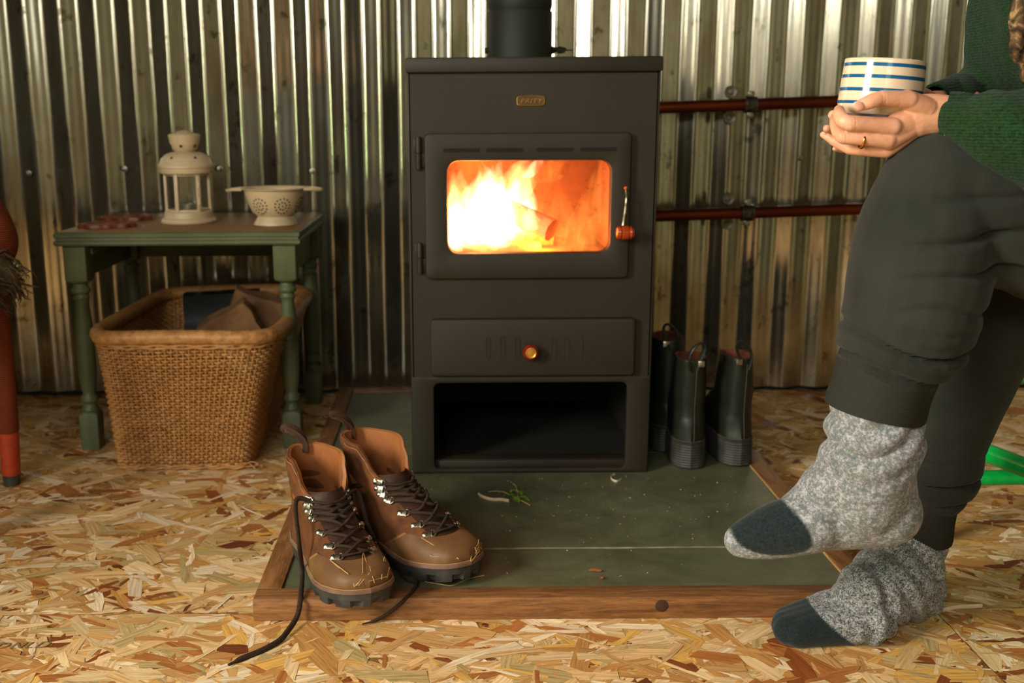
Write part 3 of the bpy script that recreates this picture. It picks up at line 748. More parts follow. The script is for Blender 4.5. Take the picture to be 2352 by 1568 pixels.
# ------------------------------------------------------------------ lantern
M_CREAM = simple('cream_enamel', srgb(206, 184, 146), srgb(192, 170, 132), .4, scale=12, bump=.05)
ly_ = 2.33; lb_ = P(434, 497, Y=ly_); lz = tz
def zof(py): return P(434, py, Y=ly_).z-P(434, 497, Y=ly_).z
def wof(w): return w*mpp(P(434, 400, Y=ly_))
lan = thing('candle_lantern', 'cream painted metal candle lantern with glass panes on the green table', 'lantern', (lb_.x, ly_, lz), rz=.25)
R0 = wof(62)
b = MB(); b.lathe([(.0001, .001), (R0, .001), (R0*1.02, .005), (R0*.98, .010), (R0*.90, .012), (R0*.88, zof(472)), (R0*.84, zof(470)), (.0001, zof(470))], 40); b.build('base', M_CREAM, lan)
zp0, zp1 = zof(472), zof(382); rp = R0*.78
b = MB(); n6 = 6
for k in range(n6):
    a = 2*pi*k/n6; b.box((rp*math.cos(a), rp*math.sin(a), (zp0+zp1)/2), (.006, .0085, zp1-zp0), .001, Matrix.Rotation(a, 3, 'Z'))
    a2 = a+pi/n6; rr = rp*math.cos(pi/n6); ln = 2*rp*math.sin(pi/n6)
    for z in (zp0+.003, zp1-.003): b.box((rr*math.cos(a2), rr*math.sin(a2), z), (.004, ln, .007), .0008, Matrix.Rotation(a2, 3, 'Z'))
b.build('frame', M_CREAM, lan)
for k in range(n6):
    a2 = 2*pi*k/n6+pi/n6; rr = rp*math.cos(pi/n6)-.0012; ln = 2*rp*math.sin(pi/n6)
    b = MB(); b.box((rr*math.cos(a2), rr*math.sin(a2), (zp0+zp1)/2), (.0015, ln*.94, (zp1-zp0)*.97), 0, Matrix.Rotation(a2, 3, 'Z')); b.build('pane', M_GLASS, lan)
for z in (zp0+(zp1-zp0)*.3, zp0+(zp1-zp0)*.72):
    b = MB(); a = -1.05; b.tube([(rp*1.04*math.cos(a), rp*1.04*math.sin(a), z-.007), (rp*1.04*math.cos(a), rp*1.04*math.sin(a), z+.007)], .0035, 8); b.build('hinge', M_CREAM, lan)
b = MB(); q = wof
b.lathe([(q(58), zof(383)), (q(60), zof(379)), (q(60), zof(372)), (q(62), zof(370)), (q(62), zof(364)), (q(59), zof(361)), (q(55), zof(350)), (q(46), zof(341)), (q(34), zof(336)), (q(20), zof(334)), (.0001, zof(334))], 44); dome = b.build('lid', M_CREAM, lan)
b = MB(); b.lathe([(.0001, zof(336)), (q(20), zof(335)), (q(28), zof(328)), (q(33), zof(315)), (q(35), zof(302)), (q(36), zof(297)), (q(34), zof(294)), (q(20), zof(291)), (q(15), zof(287)), (q(4), zof(285)), (.0001, zof(285))], 36); b.build('chimney_cap', M_CREAM, lan)
M_HOLE = simple('dark_hole', srgb(20, 16, 10), rough=.9, bump=0)
def star(c, nrm, r, parent):
    m = MB(); z = nrm.normalized(); x = Vector((0, 0, 1)).cross(z).normalized(); y = z.cross(x)
    pts = [c+z*.0006+(x*math.cos(2*pi*k/10+pi/2)+y*math.sin(2*pi*k/10+pi/2))*(r if k % 2 == 0 else r*.45) for k in range(10)]
    m.rings([pts, [p-z*.0012 for p in pts]], True, True, True); m.build('star_hole', M_HOLE, parent)
for k in range(6):
    a = -pi/2-.38-.25+k*pi/3
    star(Vector((q(52)*math.cos(a), q(52)*math.sin(a), zof(347))), Vector((math.cos(a), math.sin(a), .75)), .0045, dome)
    a += .35; star(Vector((q(31.6)*math.cos(a), q(31.6)*math.sin(a), zof(321))), Vector((math.cos(a), math.sin(a), -.35)), .0045, dome)
b = MB(); b.lathe([(.0001, zof(470)+.001), (.019, zof(470)+.001), (.019, zof(470)+.015), (.017, zof(470)+.015), (.017, zof(470)+.010), (.0001, zof(470)+.010)], 22)
b.build('tealight', simple('tealight_tin', srgb(170, 172, 160), srgb(140, 142, 130), .3, .9, bump=0), lan)

# ------------------------------------------------------------------ colander
cy_ = 2.27; ce = P(633, 498, Y=cy_); cq = lambda w: w*mpp(P(633, 450, Y=cy_)); zc = lambda py: P(633, py, Y=cy_).z-P(633, 498, Y=cy_).z
col = thing('colander', 'cream enamel footed colander with two side handles beside the lantern', 'colander', (ce.x, cy_, tz))
prof = [(cq(44), .0005), (cq(50), .001), (cq(50), .003), (cq(42), zc(482)), (cq(40), zc(478)), (cq(52), zc(468)), (cq(60), zc(450)), (cq(67), zc(425)), (cq(68.5), zc(418)), (cq(76), zc(416)), (cq(77), zc(413.5)), (cq(75), zc(412.5)), (cq(68), zc(415)), (cq(66), zc(420)), (cq(58), zc(450)), (cq(50), zc(467)), (cq(38), zc(475)), (.0001, zc(476))]
b = MB(); b.lathe(prof, 56); bowl = b.build('bowl', M_CREAM, col, smooth=60)
b = MB()
def bowl_pt(ang, py):
    r = interp(-py, [-478, -468, -450, -425, -418], [cq(40), cq(52), cq(60), cq(67), cq(68.5)]); return Vector((r*math.cos(ang), r*math.sin(ang), zc(py)))
for c0 in (-2.02, -1.12, -.2, .7, 1.6, 2.5):
    for (rr, n, off) in ((0, 1, 0), (9, 8, .2), (18, 14, .1)):
        for k in range(n):
            a = 2*pi*k/n+off; p = bowl_pt(c0+rr*math.cos(a)/62, 452-rr*math.sin(a)*.95)
            nr = Vector((p.x, p.y, -.35*p.xy.length)).normalized(); x = nr.orthogonal().normalized(); y = nr.cross(x)
            pts = [p+nr*.0005+(x*math.cos(t)+y*math.sin(t))*.0019 for t in [2*pi*i/8 for i in range(8)]]
            b.rings([pts, [p_-nr*.0012 for p_ in pts]], True, True, True)
b.build('drain_holes', M_HOLE, bowl, kind='stuff')
for s in (-1, 1):
    pts = [(s*cq(70), -cq(26), zc(416)), (s*cq(88), -cq(22), zc(416)), (s*cq(106), -cq(8), zc(418.5)), (s*cq(108), cq(4), zc(418.5)), (s*cq(96), cq(18), zc(417)), (s*cq(70), cq(24), zc(415))]
    b = MB(); b.tube(catmull(pts, 6), .0032, 8); b.build('handle', M_CREAM, col)

# ------------------------------------------------------------------ carved trivets
M_TRIV = wood_mat('carved_red_wood', srgb(84, 36, 18), srgb(120, 60, 30), (8, 8, 8), 8, .45, .3)
def trivet(px, py, Y, w, rz, label, tilt=0):
    p = P(px, py, Y=Y); t = thing('carved_trivet', label, 'trivet', (p.x, Y, tz+.0002), 'carved wooden trivets on the table', rz)
    R = w/2; m = MB(); h = .009
    for (r0, r1, z1, wob) in ((R*.76, R, h, 1), (R*.22, R*.46, h*.9, .4)):
        rings = []
        n = 64
        for (r, z) in ((r0, 0), (r1, 0), (r1, z1*.8), (r1*.97, z1), (r0*1.06, z1), (r0, z1*.8), (r0, 0)):
            rings.append([(r*(1+.07*wob*math.cos(9*2*pi*k/n))*math.cos(2*pi*k/n), .72*r*(1+.07*wob*math.cos(9*2*pi*k/n))*math.sin(2*pi*k/n), z) for k in range(n)])
        m.rings(rings)
    m.build('ring', M_TRIV, t)
    for k in range(6):
        a = 2*pi*k/6+.2; m = MB(); m.box((R*.61*math.cos(a), .72*R*.61*math.sin(a), h*.45), (R*.36, .010, h*.8), .002, Matrix.Rotation(math.atan2(.72*math.sin(a), math.cos(a)), 3, 'Z')); m.build('spoke', M_TRIV, t)
    return t
trivet(245, 508, 2.235, .115, .1, 'reddish carved wooden trivet at the front left of the table')
trivet(287, 492, 2.40, .125, -.2, 'reddish carved wooden trivet further back, beside the lantern')

# ------------------------------------------------------------------ wicker log basket
def wick(name, c1, c2):
    t = NT(name); v = t.obj(); n = t.noise(v, 60, 4, .7); n2 = t.noise(v, 7, 3)
    c = t.mix(t.ramp(n2.outputs[0], [(.35, (0, 0, 0)), (.7, (.7, .7, .7))]), t.ramp(n.outputs[0], [(.3, c1), (.7, c2)]), srgb(170, 114, 58)); t.base(c, .5, 0, .4); t.bump(n.outputs[0], .3, .0006); return t.m
M_WICK = wick('wicker', srgb(132, 84, 38), srgb(204, 152, 90))
bz = P(400, 771, Y=2.0).z                       # rim height
BF = 2.02
b0l, b0r, t0l, t0r = P(268, 1066, Y=BF).x, P(568, 1066, Y=BF).x, P(198, 790, Y=BF-.03).x, P(628, 790, Y=BF-.03).x
bk_bot, bk_top = 2.40, 2.555
bas = thing('log_basket', 'large square wicker log basket standing under the green table', 'basket', ((b0l+b0r)/2, 2.22, 0))
bo = Vector(bas.location)
def bq(u, s):
    """point on the basket wall: u in 0..4 around (front, right, back, left), s = 0..1 up"""
    xl = b0l+(t0l-b0l)*s; xr = b0r+(t0r-b0r)*s; yf = BF-.03*s; yb = bk_bot+(bk_top-bk_bot)*s
    rc = .012+.035*s; w = xr-xl; d = yb-yf
    k = int(u) % 4; f = u-int(u)
    cor = [(xl, yf), (xr, yf), (xr, yb), (xl, yb)]
    a = cor[k]; c = cor[(k+1) % 4]; x = a[0]+(c[0]-a[0])*f; y = a[1]+(c[1]-a[1])*f
    # round the corners: pull towards a superellipse
    cx, cy = (xl+xr)/2, (yf+yb)/2; hx, hy = w/2, d/2
    X, Yn = (x-cx)/hx, (y-cy)/hy; n = 14-7*s
    k2 = (abs(X)**n+abs(Yn)**n)**(-1/n)
    bulge = 1-.035*math.sin(pi*s)
    return Vector((cx+X*k2*hx*(1 if k % 2 else 1)*bulge, cy+Yn*k2*hy, 0.004+(bz-.02)*s))
def bnorm(u, s):
    e = .01; t = bq(u+e, s)-bq(u-e, s); return Vector((t.y, -t.x, 0)).normalized()
NST = [30, 34, 30, 34]; US = []
for k in range(4): US += [k+(i+.5)/NST[k] for i in range(NST[k])]
NROW = 44
V = MB()
for r_ in range(NROW):
    s = (r_+.5)/NROW; path = []; n = len(US)
    for i, u in enumerate(US):
        un = US[(i+1) % n]+(4 if i == n-1 else 0)
        for h in (0, .5):
            uu = u+(un-u)*h; amp = .0052*math.cos(pi*(i+h)+pi*r_)
            wob = .0010*mnoise.noise((uu*5, r_*1.7, 0))
            p = bq(uu % 4, s)-bo; path.append(p+bnorm(uu % 4, s)*amp+Vector((0, 0, wob+.0012*math.sin(uu*9+r_*.2))))
    V.tube(path, .0024*(.9+.25*random.random()), 6, closed=True, up=(0, 0, 1))
V.build('weave', M_WICK, bas, kind='stuff', smooth=180)
V = MB()
for u in US:
    V.tube([bq(u, s)-bo for s in np.linspace(0, 1.03, 12)], .0021, 5)
V.build('stakes', M_WICK, bas, kind='stuff', smooth=180)
# bound rim: core roll with every turn of the binding raised
path = [bq(4*i/460 % 4, 1.0)-bo for i in range(460)]
for i, p in enumerate(path): p.z = bz-bo.z-.004+.003*math.sin(i*.03)
pr = [.0150+.0018*abs(math.sin(i*pi/2+.4))+.0006*mnoise.noise((i*.3, 0, 0)) for i in range(460)]
V = MB(); rs = []
for i, p in enumerate(path):
    t = (path[(i+1) % 460]-path[i-1]).normalized(); x = Vector((t.y, -t.x, 0)).normalized()
    rs.append([p+x*pr[i]*math.cos(q)+Vector((0, 0, 1))*pr[i]*.92*math.sin(q) for q in [2*pi*k/12 for k in range(12)]])
rs.append(rs[0]); V.rings(rs); V.build('bound_rim', M_WICK, bas, smooth=180)
V = MB()
for z_, rr in ((-.019, .0028), (-.024, .0026)):
    V.tube([(bq(4*i/200 % 4, .985)-bo)+bnorm(4*i/200 % 4, .985)*.006+Vector((0, 0, z_+.022+.0012*math.sin(i*.9+z_*500))) for i in range(200)], rr, 6, closed=True)
for z_ in (.003, .008):
    V.tube([(bq(4*i/200 % 4, .0)-bo)+bnorm(4*i/200 % 4, .0)*(.003+.002*math.sin(i*.8+z_*400))+Vector((0, 0, z_-.002+.0015*math.sin(i*.8))) for i in range(200)], .003, 6, closed=True)
V.build('plaited_band', M_WICK, bas, smooth=180)
V = MB(); q0 = bq(.97, 0)-bo
for k, (dx, dy_, dz_) in enumerate(((.035, -.012, .010), (.042, -.004, .002), (.030, -.02, .004), (.02, -.022, .016))):
    V.tube(catmull([q0, q0+Vector((dx*.5, dy_*.6, .012 if k else .004)), q0+Vector((dx, dy_, dz_))], 5), .0016, 5)
V.build('loose_cane', M_WICK, bas)
V = MB(); V.box(((b0l+b0r)/2-bo.x, (BF+bk_bot)/2-bo.y, .008), (b0r-b0l-.01, bk_bot-BF-.01, .006)); V.build('base', M_WICK, bas)
# contents
M_BARK = simple('split_wood', srgb(98, 66, 36), srgb(140, 100, 60), .8, scale=18, bump=.5)
def chunk(name, label, c, d, rot, seed, cat='log', mat=None):
    bm = bmesh.new(); bmesh.ops.create_cube(bm, size=1); bmesh.ops.subdivide_edges(bm, edges=bm.edges[:], cuts=3, use_grid_fill=True)
    for v in bm.verts:
        n_ = mnoise.noise_vector(v.co*2.3+Vector((seed, 0, 0))); v.co = Vector((v.co.x*d[0], v.co.y*d[1], v.co.z*d[2]))*(1+.10*n_.x)+n_*.006
    me = bpy.data.meshes.new(name); bm.to_mesh(me); bm.free(); me.materials.append(mat or M_BARK); fin(me, 35)
    o = place(name, me, None, c); o.rotation_euler = rot; tag(o, label, cat); return o
ins = lambda px, py, Y: P(px, py, Y=Y)
chunk('firewood_log', 'brown split log standing tallest in the wicker basket', ins(582, 735, 2.36), (.12, .045, .13), (.2, .35, .2), 1)
chunk('firewood_log', 'shorter split log leaning left of the tallest one in the basket', ins(535, 762, 2.27), (.12, .05, .10), (.1, -.5, .1), 2)
chunk('firewood_log', 'split log lying low across the basket under the others', (ins(480, 850, 2.20)), (.2, .06, .06), (0, .05, .4), 3)
M_BAG = simple('dark_bag_plastic', srgb(16, 17, 14), srgb(26, 27, 22), .35, bump=.3, scale=20)
chunk('plastic_bag', 'black plastic bag stuffed into the back of the log basket', ins(510, 728, 2.46), (.17, .07, .12), (0, 0, .1), 9, 'bag', M_BAG)
chunk('plastic_bag', 'dark sack filling the bottom of the log basket', ins(430, 930, 2.2), (.20, .20, .08), (0, 0, .1), 12, 'bag', M_BAG)
# ------------------------------------------------------------------ boots
def leather(name, c1, c2, dusty=None, rough=.6, scale=30):
    t = NT(name); v = t.obj(); n = t.noise(v, scale, 6, .65); n2 = t.noise(v, 220, 3, .6); n3 = t.noise(v, 9, 3, .5)
    c = t.ramp(n.outputs[0], [(.32, c1), (.68, c2)])
    if dusty: c = t.mix(t.ramp(n3.outputs[0], [(.40, (0, 0, 0)), (.65, (.75, .75, .75))]), c, dusty)
    t.base(c, rough, 0, .35); t.bump(t.math('ADD', n.outputs[0], t.math('MULTIPLY', n2.outputs[0], .5)), .35, .0012); return t.m
M_L_SHAFT = leather('suede_shaft', srgb(72, 39, 16), srgb(116, 68, 31), rough=.88)
M_L_VAMP = leather('oiled_vamp', srgb(64, 36, 17), srgb(98, 60, 32), srgb(126, 92, 56), rough=.55)
M_L_LINE = leather('tan_lining', srgb(138, 82, 42), srgb(168, 106, 60), rough=.5, scale=12)
M_L_TONG = leather('dark_tongue', srgb(38, 21, 11), srgb(66, 38, 21), rough=.6)
M_RUB = simple('black_rubber', srgb(34, 33, 30), srgb(62, 60, 54), .6, scale=30, bump=.4)
M_WELT = leather('dusty_welt', srgb(70, 44, 34), srgb(112, 80, 66), srgb(128, 100, 78), rough=.8, scale=60)
M_LACE = leather('brown_lace', srgb(34, 22, 12), srgb(64, 44, 26), rough=.85, scale=300)
M_NICK = simple('nickel', srgb(206, 200, 186), srgb(168, 160, 142), .28, 1.0, bump=0)
M_STITCH = simple('tan_stitching', srgb(176, 128, 76), srgb(150, 104, 60), .8, bump=0)
M_STITCHD = simple('dark_stitching', srgb(84, 72, 50), srgb(66, 56, 38), .8, bump=0)
M_BLK = leather('black_leather', srgb(18, 20, 13), srgb(34, 36, 25), rough=.42, scale=16)
M_BLKL = leather('rust_lining', srgb(78, 38, 22), srgb(104, 54, 32), rough=.9, scale=40)
class Boot:
    def __init__(s, H=.176, drop=.050, wsh=.044, s_u1=.139, waist=1.0, wp=(.92, .86, .92, 1.0)):
        s.wp = wp
        s.H, s.drop, s.wsh, s.waist = H, drop, wsh, waist
        s.zt = [(.3005, .045), (.297, .051), (.288, .058), (.272, .064), (.250, .070), (.225, .080), (.20, .092), (.18, .104), (.163, .118), (s_u1+.012, .134), (s_u1+.004, .152), (s_u1, .176), (s_u1-.0005, .4)]
    def ztop(s, u):
        us = [p[0] for p in s.zt][::-1]; zs = [p[1] for p in s.zt][::-1]; return interp(u, us, zs)
    def u1(s, z):
        lo, hi = .08, .3005
        if z <= .045: return .302
        for _ in range(30):
            m = (lo+hi)/2
            if s.ztop(m) > z: lo = m
            else: hi = m
        return lo
    def u0(s, z): return interp(z, [.03, .05, .08, .10, .13, s.H], [.003, 0, .006, .011, .010, .004])
    def wf(s, u):
        return interp(u, [0, .006, .02, .05, .09, .13, .18, .215, .25, .275, .290, .298, .302], [0, .018, .030, .037, .037, .040, .049, .0535, .052, .045, .034, .019, 0])
    def hw(s, u, z):
        a, b = s.u0(z), s.u1(z)
        if u <= a or u >= b: return 0.0
        t = (2*u-a-b)/(b-a); el = s.wsh*max(0, 1-abs(t)**2.3)**(1/2.3)*interp(z, [.06, .09, .12, s.H], [s.wp[0], s.wp[1]*s.waist, s.wp[2]*s.waist, s.wp[3]])
        zt = s.ztop(u); f = max(0, 1-max(0, (z-.03)/max(zt-.03, 1e-4))**2.6)**(1/2.6) if z < zt else 0
        e0 = min(1, max(0, (u-a)/.03)); ff = s.wf(min(u, .302))*f*math.sqrt(max(0, 1-(1-e0)**2)) if z > .045 else s.wf(u)*(f if z > .03 else 1)
        k = smst(.07, .125, z)
        return ff*(1-k)+el*k
    def rim(s, u): return s.H-s.drop*smst(.080, .132, u)
    def znom2z(s, z, u): return z if z < .10 else .10+(z-.10)/(s.H-.10)*(s.rim(u)-.10)
    def ring(s, z, n=36, inset=0.0):
        a, b = s.u0(z)+inset, s.u1(z)-inset; L = []; 
        for k in range(n+1):
            u = a+(b-a)*(1-math.cos(pi*k/n))/2; w = max(0, s.hw(min(max(u, s.u0(z)+1e-5), s.u1(z)-1e-5), z)-inset) if 0 < k < n else 0
            L.append((u, w))
        pts = [Vector((u, w, s.znom2z(z, u))) for u, w in L]+[Vector((u, -w, s.znom2z(z, u))) for u, w in L[1:-1][::-1]]
        return pts
    def at(s, z, v, out=0.0):
        """point on the front of the boot at nominal height z and lateral offset v, pushed out by out"""
        b = s.u1(z); lo, hi = b-.10, b
        av = abs(v)
        for _ in range(26):
            m = (lo+hi)/2
            if s.hw(m, z) > av: lo = m
            else: hi = m
        u = lo if av > 1e-5 else b
        p = Vector((u, v, s.znom2z(z, u)))
        e = .003; b2 = s.u1(z+e); 
        # outward normal from slope of the top profile and the side
        dz = e; du = b2-b; nrm = Vector((dz, 0, -du)).normalized(); nrm = (nrm+Vector((0, v/.036*.9, 0))).normalized()
        return p+nrm*out, nrm
def make_boot(name, label, A, T, style, side=1, group=None, lace_seed=0, dims=None):
    A = Vector(A); T = Vector(T); d = T-A; sc = Vector((d.x, d.y, 0)).length/.304; rz = math.atan2(d.y, d.x)
    root = thing(name, label, 'boot', (A.x, A.y, A.z), group, rz); root.scale = (1, 1, 1)
    B = Boot(**(dims or {})); S = Matrix.Diagonal((sc, sc, 1.0 if style == 'black' else sc)).to_3x3()
    def bld(m, nm, mat, par=root, **k):
        m.v = [tuple(S @ Vector(p)) for p in m.v]; return m.build(nm, mat, par, **k)
    brown = style == 'brown'
    lift = lambda u: .012*smst(.20, .302, u)
    # sole
    def outline(z, ex, notch=0):
        n = 150; L = []
        for k in range(n):
            t = 2*pi*k/n; u = .151-.151*math.cos(t); w = B.wf(u)*(1 if math.sin(t) >= 0 else -1)
            p = Vector((u, w, 0)); q = Vector(((u-.151)/.155, w/.05, 0)).normalized() if True else 0
            e = ex - (notch if (k % 10) in (0, 1, 2) else 0)
            L.append(Vector((u+q.x*e, w+q.y*e, z+lift(u)*1.0)))
        return L
    m = MB()
    if brown: m.rings([outline(.0005, .000, .007), outline(.0125, .003, .007), outline(.0127, .003, 0), outline(.022, .0035, 0), outline(.0225, .002, 0)], True, True, True)
    else:
        R = [outline(.0005, .000), outline(.003, .002)]
        for k in range(9): R += [outline(.004+.005*k, .0035), outline(.0065+.005*k, .0015), outline(.0070+.005*k, .0015)]
        m.rings(R+[outline(.052, .0025), outline(.054, -.002)], True, True, True)
    sole = bld(m, 'sole', M_RUB, smooth=40)
    if brown:
        for kk in range(13):   # cleats under the edge, seen as blocks between the grooves
            pass
        m = MB(); m.rings([outline(.0225, .0040), outline(.0235, .0055), outline(.0275, .0055), outline(.0295, .0035), outline(.031, -.004)], True, True, True); bld(m, 'welt', M_WELT, smooth=50)
        m = MB(); L = outline(.0300, .0030); m.tube([L[i] for i in range(len(L))], .0008, 4, closed=True); bld(m, 'welt_stitching', M_STITCH)
    # upper
    zs = [.026, .034, .042, .048, .054, .060, .065, .070, .0745, .079, .083, .087, .091, .095, .099, .104, .110, .117, .125, .133, .141]
    zs = [z for z in zs if z < B.H-.012]+list(np.linspace(max(B.H-.014, .142), B.H, 4 if brown else 8))
    rings = [B.ring(z) for z in zs]
    for r_ in rings:
        for p in r_:
            fl = lift(p.x)*max(0, 1-(p.z-.03)/.05) if p.z < .08 else 0
            w = .0016*mnoise.noise((p.x*28+lace_seed, p.y*28, p.z*28)) + (.0022*math.sin(p.z*330+p.x*90)*smst(.07, .12, p.z)*smst(.15, .05, p.x) if brown else .003*mnoise.noise((p.x*14, p.y*14+lace_seed, p.z*22)))
            p.z += fl
            c = Vector((.08 if p.z > .1 else .15, 0, p.z)); q = (p-c); q.z = 0
            if q.length > 1e-4: p += q.normalized()*w
    top = rings[-1]
    inn = []
    th = .0035
    for dz_, ins in ((0.0012, th*.25), (0.0012, th*.75), (0, th)):
        inn.append([Vector((.071+(p.x-.071)*(1-ins/.067), p.y*(1-ins/.043), p.z+dz_)) for p in top])
    m = MB(); m.rings(rings+inn[:1]); up = bld(m, 'upper' if brown else 'shaft', M_L_SHAFT if brown else M_BLK, smooth=70)
    deep = []
    for f in (0, .2, .45, .75, 1):
        if brown: deep.append([Vector((.071+(p.x-.071)*(1-.04-.05*f), p.y*(1-.08-.03*f), p.z*(1-f)+.045*f)) for p in inn[-1]])
        else: deep.append([Vector((.071+(p.x-.071)*(1-.10-.15*f), p.y*(1-.10-.15*f), p.z-.035*f)) for p in inn[-1]])
    m = MB(); m.rings(inn[:]+deep, cap1=True); bld(m, 'lining', M_L_LINE if brown else M_BLKL, smooth=70)
    if not brown:
        m = MB()
        for k, ph in enumerate((0, )):
            pts = [(.003, .008*side, B.H-.018), (-.001, .012*side, B.H+.006), (-.002, .004*side, B.H+.026), (.002, -.012*side, B.H+.036), (.006, -.020*side, B.H+.026), (.006, -.012*side, B.H+.004), (.005, -.004*side, B.H-.018)]
            m.tube(catmull(pts, 6), .0062, 8, flat=.45, up=(1, 0, 0))
        bld(m, 'pull_loop', M_BLK)
        m = MB(); m.box((.001, -.014*side, B.H-.004), (.006, .014, .012), .002); bld(m, 'metal_clasp', M_NICK)
        m = MB(); m.tube([Vector((B.u0(z)-.0022+.002, -.006, z)) for z in np.linspace(.055, B.H-.01, 14)], .0008, 5); bld(m, 'back_seam', M_STITCHD)
        m = MB(); m.tube([Vector(p)+Vector((0, 0, .001)) for p in outline(.0535, .0012)[:: 2]], .0009, 4, closed=True); bld(m, 'sole_stitching', M_STITCHD)
        return root
    # vamp: oiled leather over the toe, slightly proud of the suede upper, ending at a seam
    m = MB(); R = []
    for z in [.029, .034, .040, .046, .051, .055, .059, .062, .065, .0675]:
        a, b = interp(z, [.03, .068], [.150, .205]), B.u1(z); L = []
        n = 26
        pts = []
        for k in range(n+1):
            u = a+(b-a)*math.sin(pi/2*k/n); w = B.hw(min(u, b-1e-5), z) if k < n else 0
            pts.append((u, w))
        ring_ = [Vector((u, w, z)) for u, w in pts]+[Vector((u, -w, z)) for u, w in pts[:-1][::-1]]
        for p in ring_:
            p.z += lift(p.x)*max(0, 1-(p.z-.03)/.05); c = Vector((.2, 0, .03)); q = p-c; p += q.normalized()*(.0014+.0010*mnoise.noise((p.x*30+lace_seed, p.y*30, p.z*30)))
        R.append(ring_)
    m.rings(R, False); bld(m, 'vamp', M_L_VAMP, smooth=80)
    m = MB()
    for off in (.004, .0065):
        for s_ in (-1, 1):
            m.tube([r_[0 if s_ > 0 else -1]+Vector((off, s_*.0006, 0)) for r_ in R], .0006, 4)
    bld(m, 'vamp_stitching', M_STITCH)
    # tongue
    m = MB(); R = []
    for z in np.linspace(.068, B.H-.002, 20):
        row = []
        for k in range(9):
            v_ = -.027+.054*k/8; p, nr = B.at(z, v_, .0012+.0016*math.cos(pi*(k/8-.5))); row.append(p)
        R.append(row)
    for f, h in ((.3, .004), (.7, .008), (1, .010)):
        row = [p+Vector((-.004*f-.010*f*abs(k/4-1)**2, 0, h*(1-.35*abs(k/4-1)**2))) for k, p in enumerate(R[19])]; R.append(row)
    m.rings(R, False); bk_ = [[p-Vector((.003, 0, .001)) for p in r_] for r_ in R[-5:]]; m.rings(bk_, False)
    bld(m, 'tongue', M_L_TONG, smooth=80)
    # D rings and hooks
    zE = [.0700, .0785, .089, .102, .118, .138, .160]
    vE = [.028, .030, .032, .034, .034, .033, .032]
    eye = {}
    for s_ in (-1, 1):
        for i, (z, v_) in enumerate(zip(zE, vE)):
            if z > B.H: z = B.H-.003
            p, nr = B.at(z, s_*v_, .0012); q, _ = B.at(z, s_*(v_-.008), .002)
            a = (q-p).normalized(); c = nr.cross(a).normalized(); n_ = a.cross(c).normalized()
            if n_.dot(nr) < 0: n_ = -n_
            Mx = Matrix((a, c, n_)).transposed(); m = MB()
            m.box(p-a*.001+n_*.0008, (.015, .0085, .0016), .0007, Mx); m.box(p+a*.0052+n_*.0020, (.0022, .0105, .0022), .0007, Mx)
            m.lathe([(.0042, 0), (.0040, .0014), (.0024, .0024), (.0001, .0027)], 12, Mx, c=p-a*.0052+n_*.0012)
            cl = bld(m, 'lace_clip', M_NICK)
            e = MB(); R_ = .0058
            arc = [p+a*(.0048+R_*1.15*math.sin(t))+c*(R_*math.cos(t))+n_*(.0022+.001*math.sin(t)) for t in [pi*k/10 for k in range(11)]]
            e.tube(arc, .0011, 6); e.v = [tuple(S @ Vector(x)) for x in e.v]; e.build('ring', M_NICK, cl)
            eye[(s_, i)] = p+a*.0085+n_*.0028
    m = MB(); gg_ = random.Random(lace_seed)
    lc = MB()
    def cross(i, j, s_, ext=.0062):
        p, q = eye[(s_, i)], eye[(-s_, j)]; zi, zj = zE[i], min(zE[j], B.H-.002)
        mid = [B.at(zi+(zj-zi)*f, s_*(.016-.032*f), ext+gg_.uniform(-.001, .002))[0] for f in (.15, .5, .85)]
        return catmull([p]+mid+[q], 7)
    for i in range(6):
        for s_ in (-1, 1):
            pts = cross(i, i+1, s_, .0058 if s_ > 0 else .0085)
            lc = MB(); lc.tube(pts, .0033, 8, flat=.75); bld(lc, 'lace', M_LACE, smooth=80)
    lc = MB(); lc.tube(cross(0, 0, 1), .0025, 8, flat=.75); bld(lc, 'lace', M_LACE, smooth=80)
    lc = MB(); lc.tube(cross(6, 6, 1, .010), .0025, 8, flat=.75); bld(lc, 'lace', M_LACE, smooth=80)
    # heel pull loop
    m = MB(); w0 = Vector((.006, 0, B.H-.014))
    Lv = Vector((-math.cos(rz), math.sin(rz), 0)); zv = lambda u, l, z: Vector((u, 0, B.H+z))+Lv*l
    pts = [w0, zv(.0035, 0, .004), zv(.001, .004, .014), zv(0, .012, .022), zv(0, .024, .026), zv(0, .030, .024), zv(.002, .024, .0215), zv(.006, .010, .014), zv(.009, 0, .002), zv(.010, 0, -.014)]
    m.tube(catmull(pts, 6), .0085, 8, flat=.16, up=(0, 1, 0)); bld(m, 'pull_tab', M_L_TONG, smooth=60)
    # collar stitch and back strip
    m = MB(); m.tube([p+(Vector((p.x-.071, p.y, 0)).normalized()*.0004)+Vector((0, 0, -.0055)) for p in top], .0006, 4, closed=True); bld(m, 'collar_stitching', M_STITCH)
    root['_'] = 0; del root['_']
    world = lambda p: Matrix.Translation(A) @ Matrix.Rotation(rz, 4, 'Z') @ (S @ Vector(p))
    return root, {k: world(v) for k, v in eye.items()}, world, B
b1, e1, w1, B1 = make_boot('hiking_boot', 'left brown leather hiking boot at the hearth corner, long lace trailing over the edge', P(702, 1242, Z=hz-.001), P(852, 1412, Z=hz-.001), 'brown', 1, None, 1)
b2, e2, w2, B2 = make_boot('hiking_boot', 'right brown leather hiking boot of the pair, set further back on the slate', P(808, 1212, Z=hz-.001), P(1080, 1346, Z=hz-.001), 'brown', 1, None, 4)
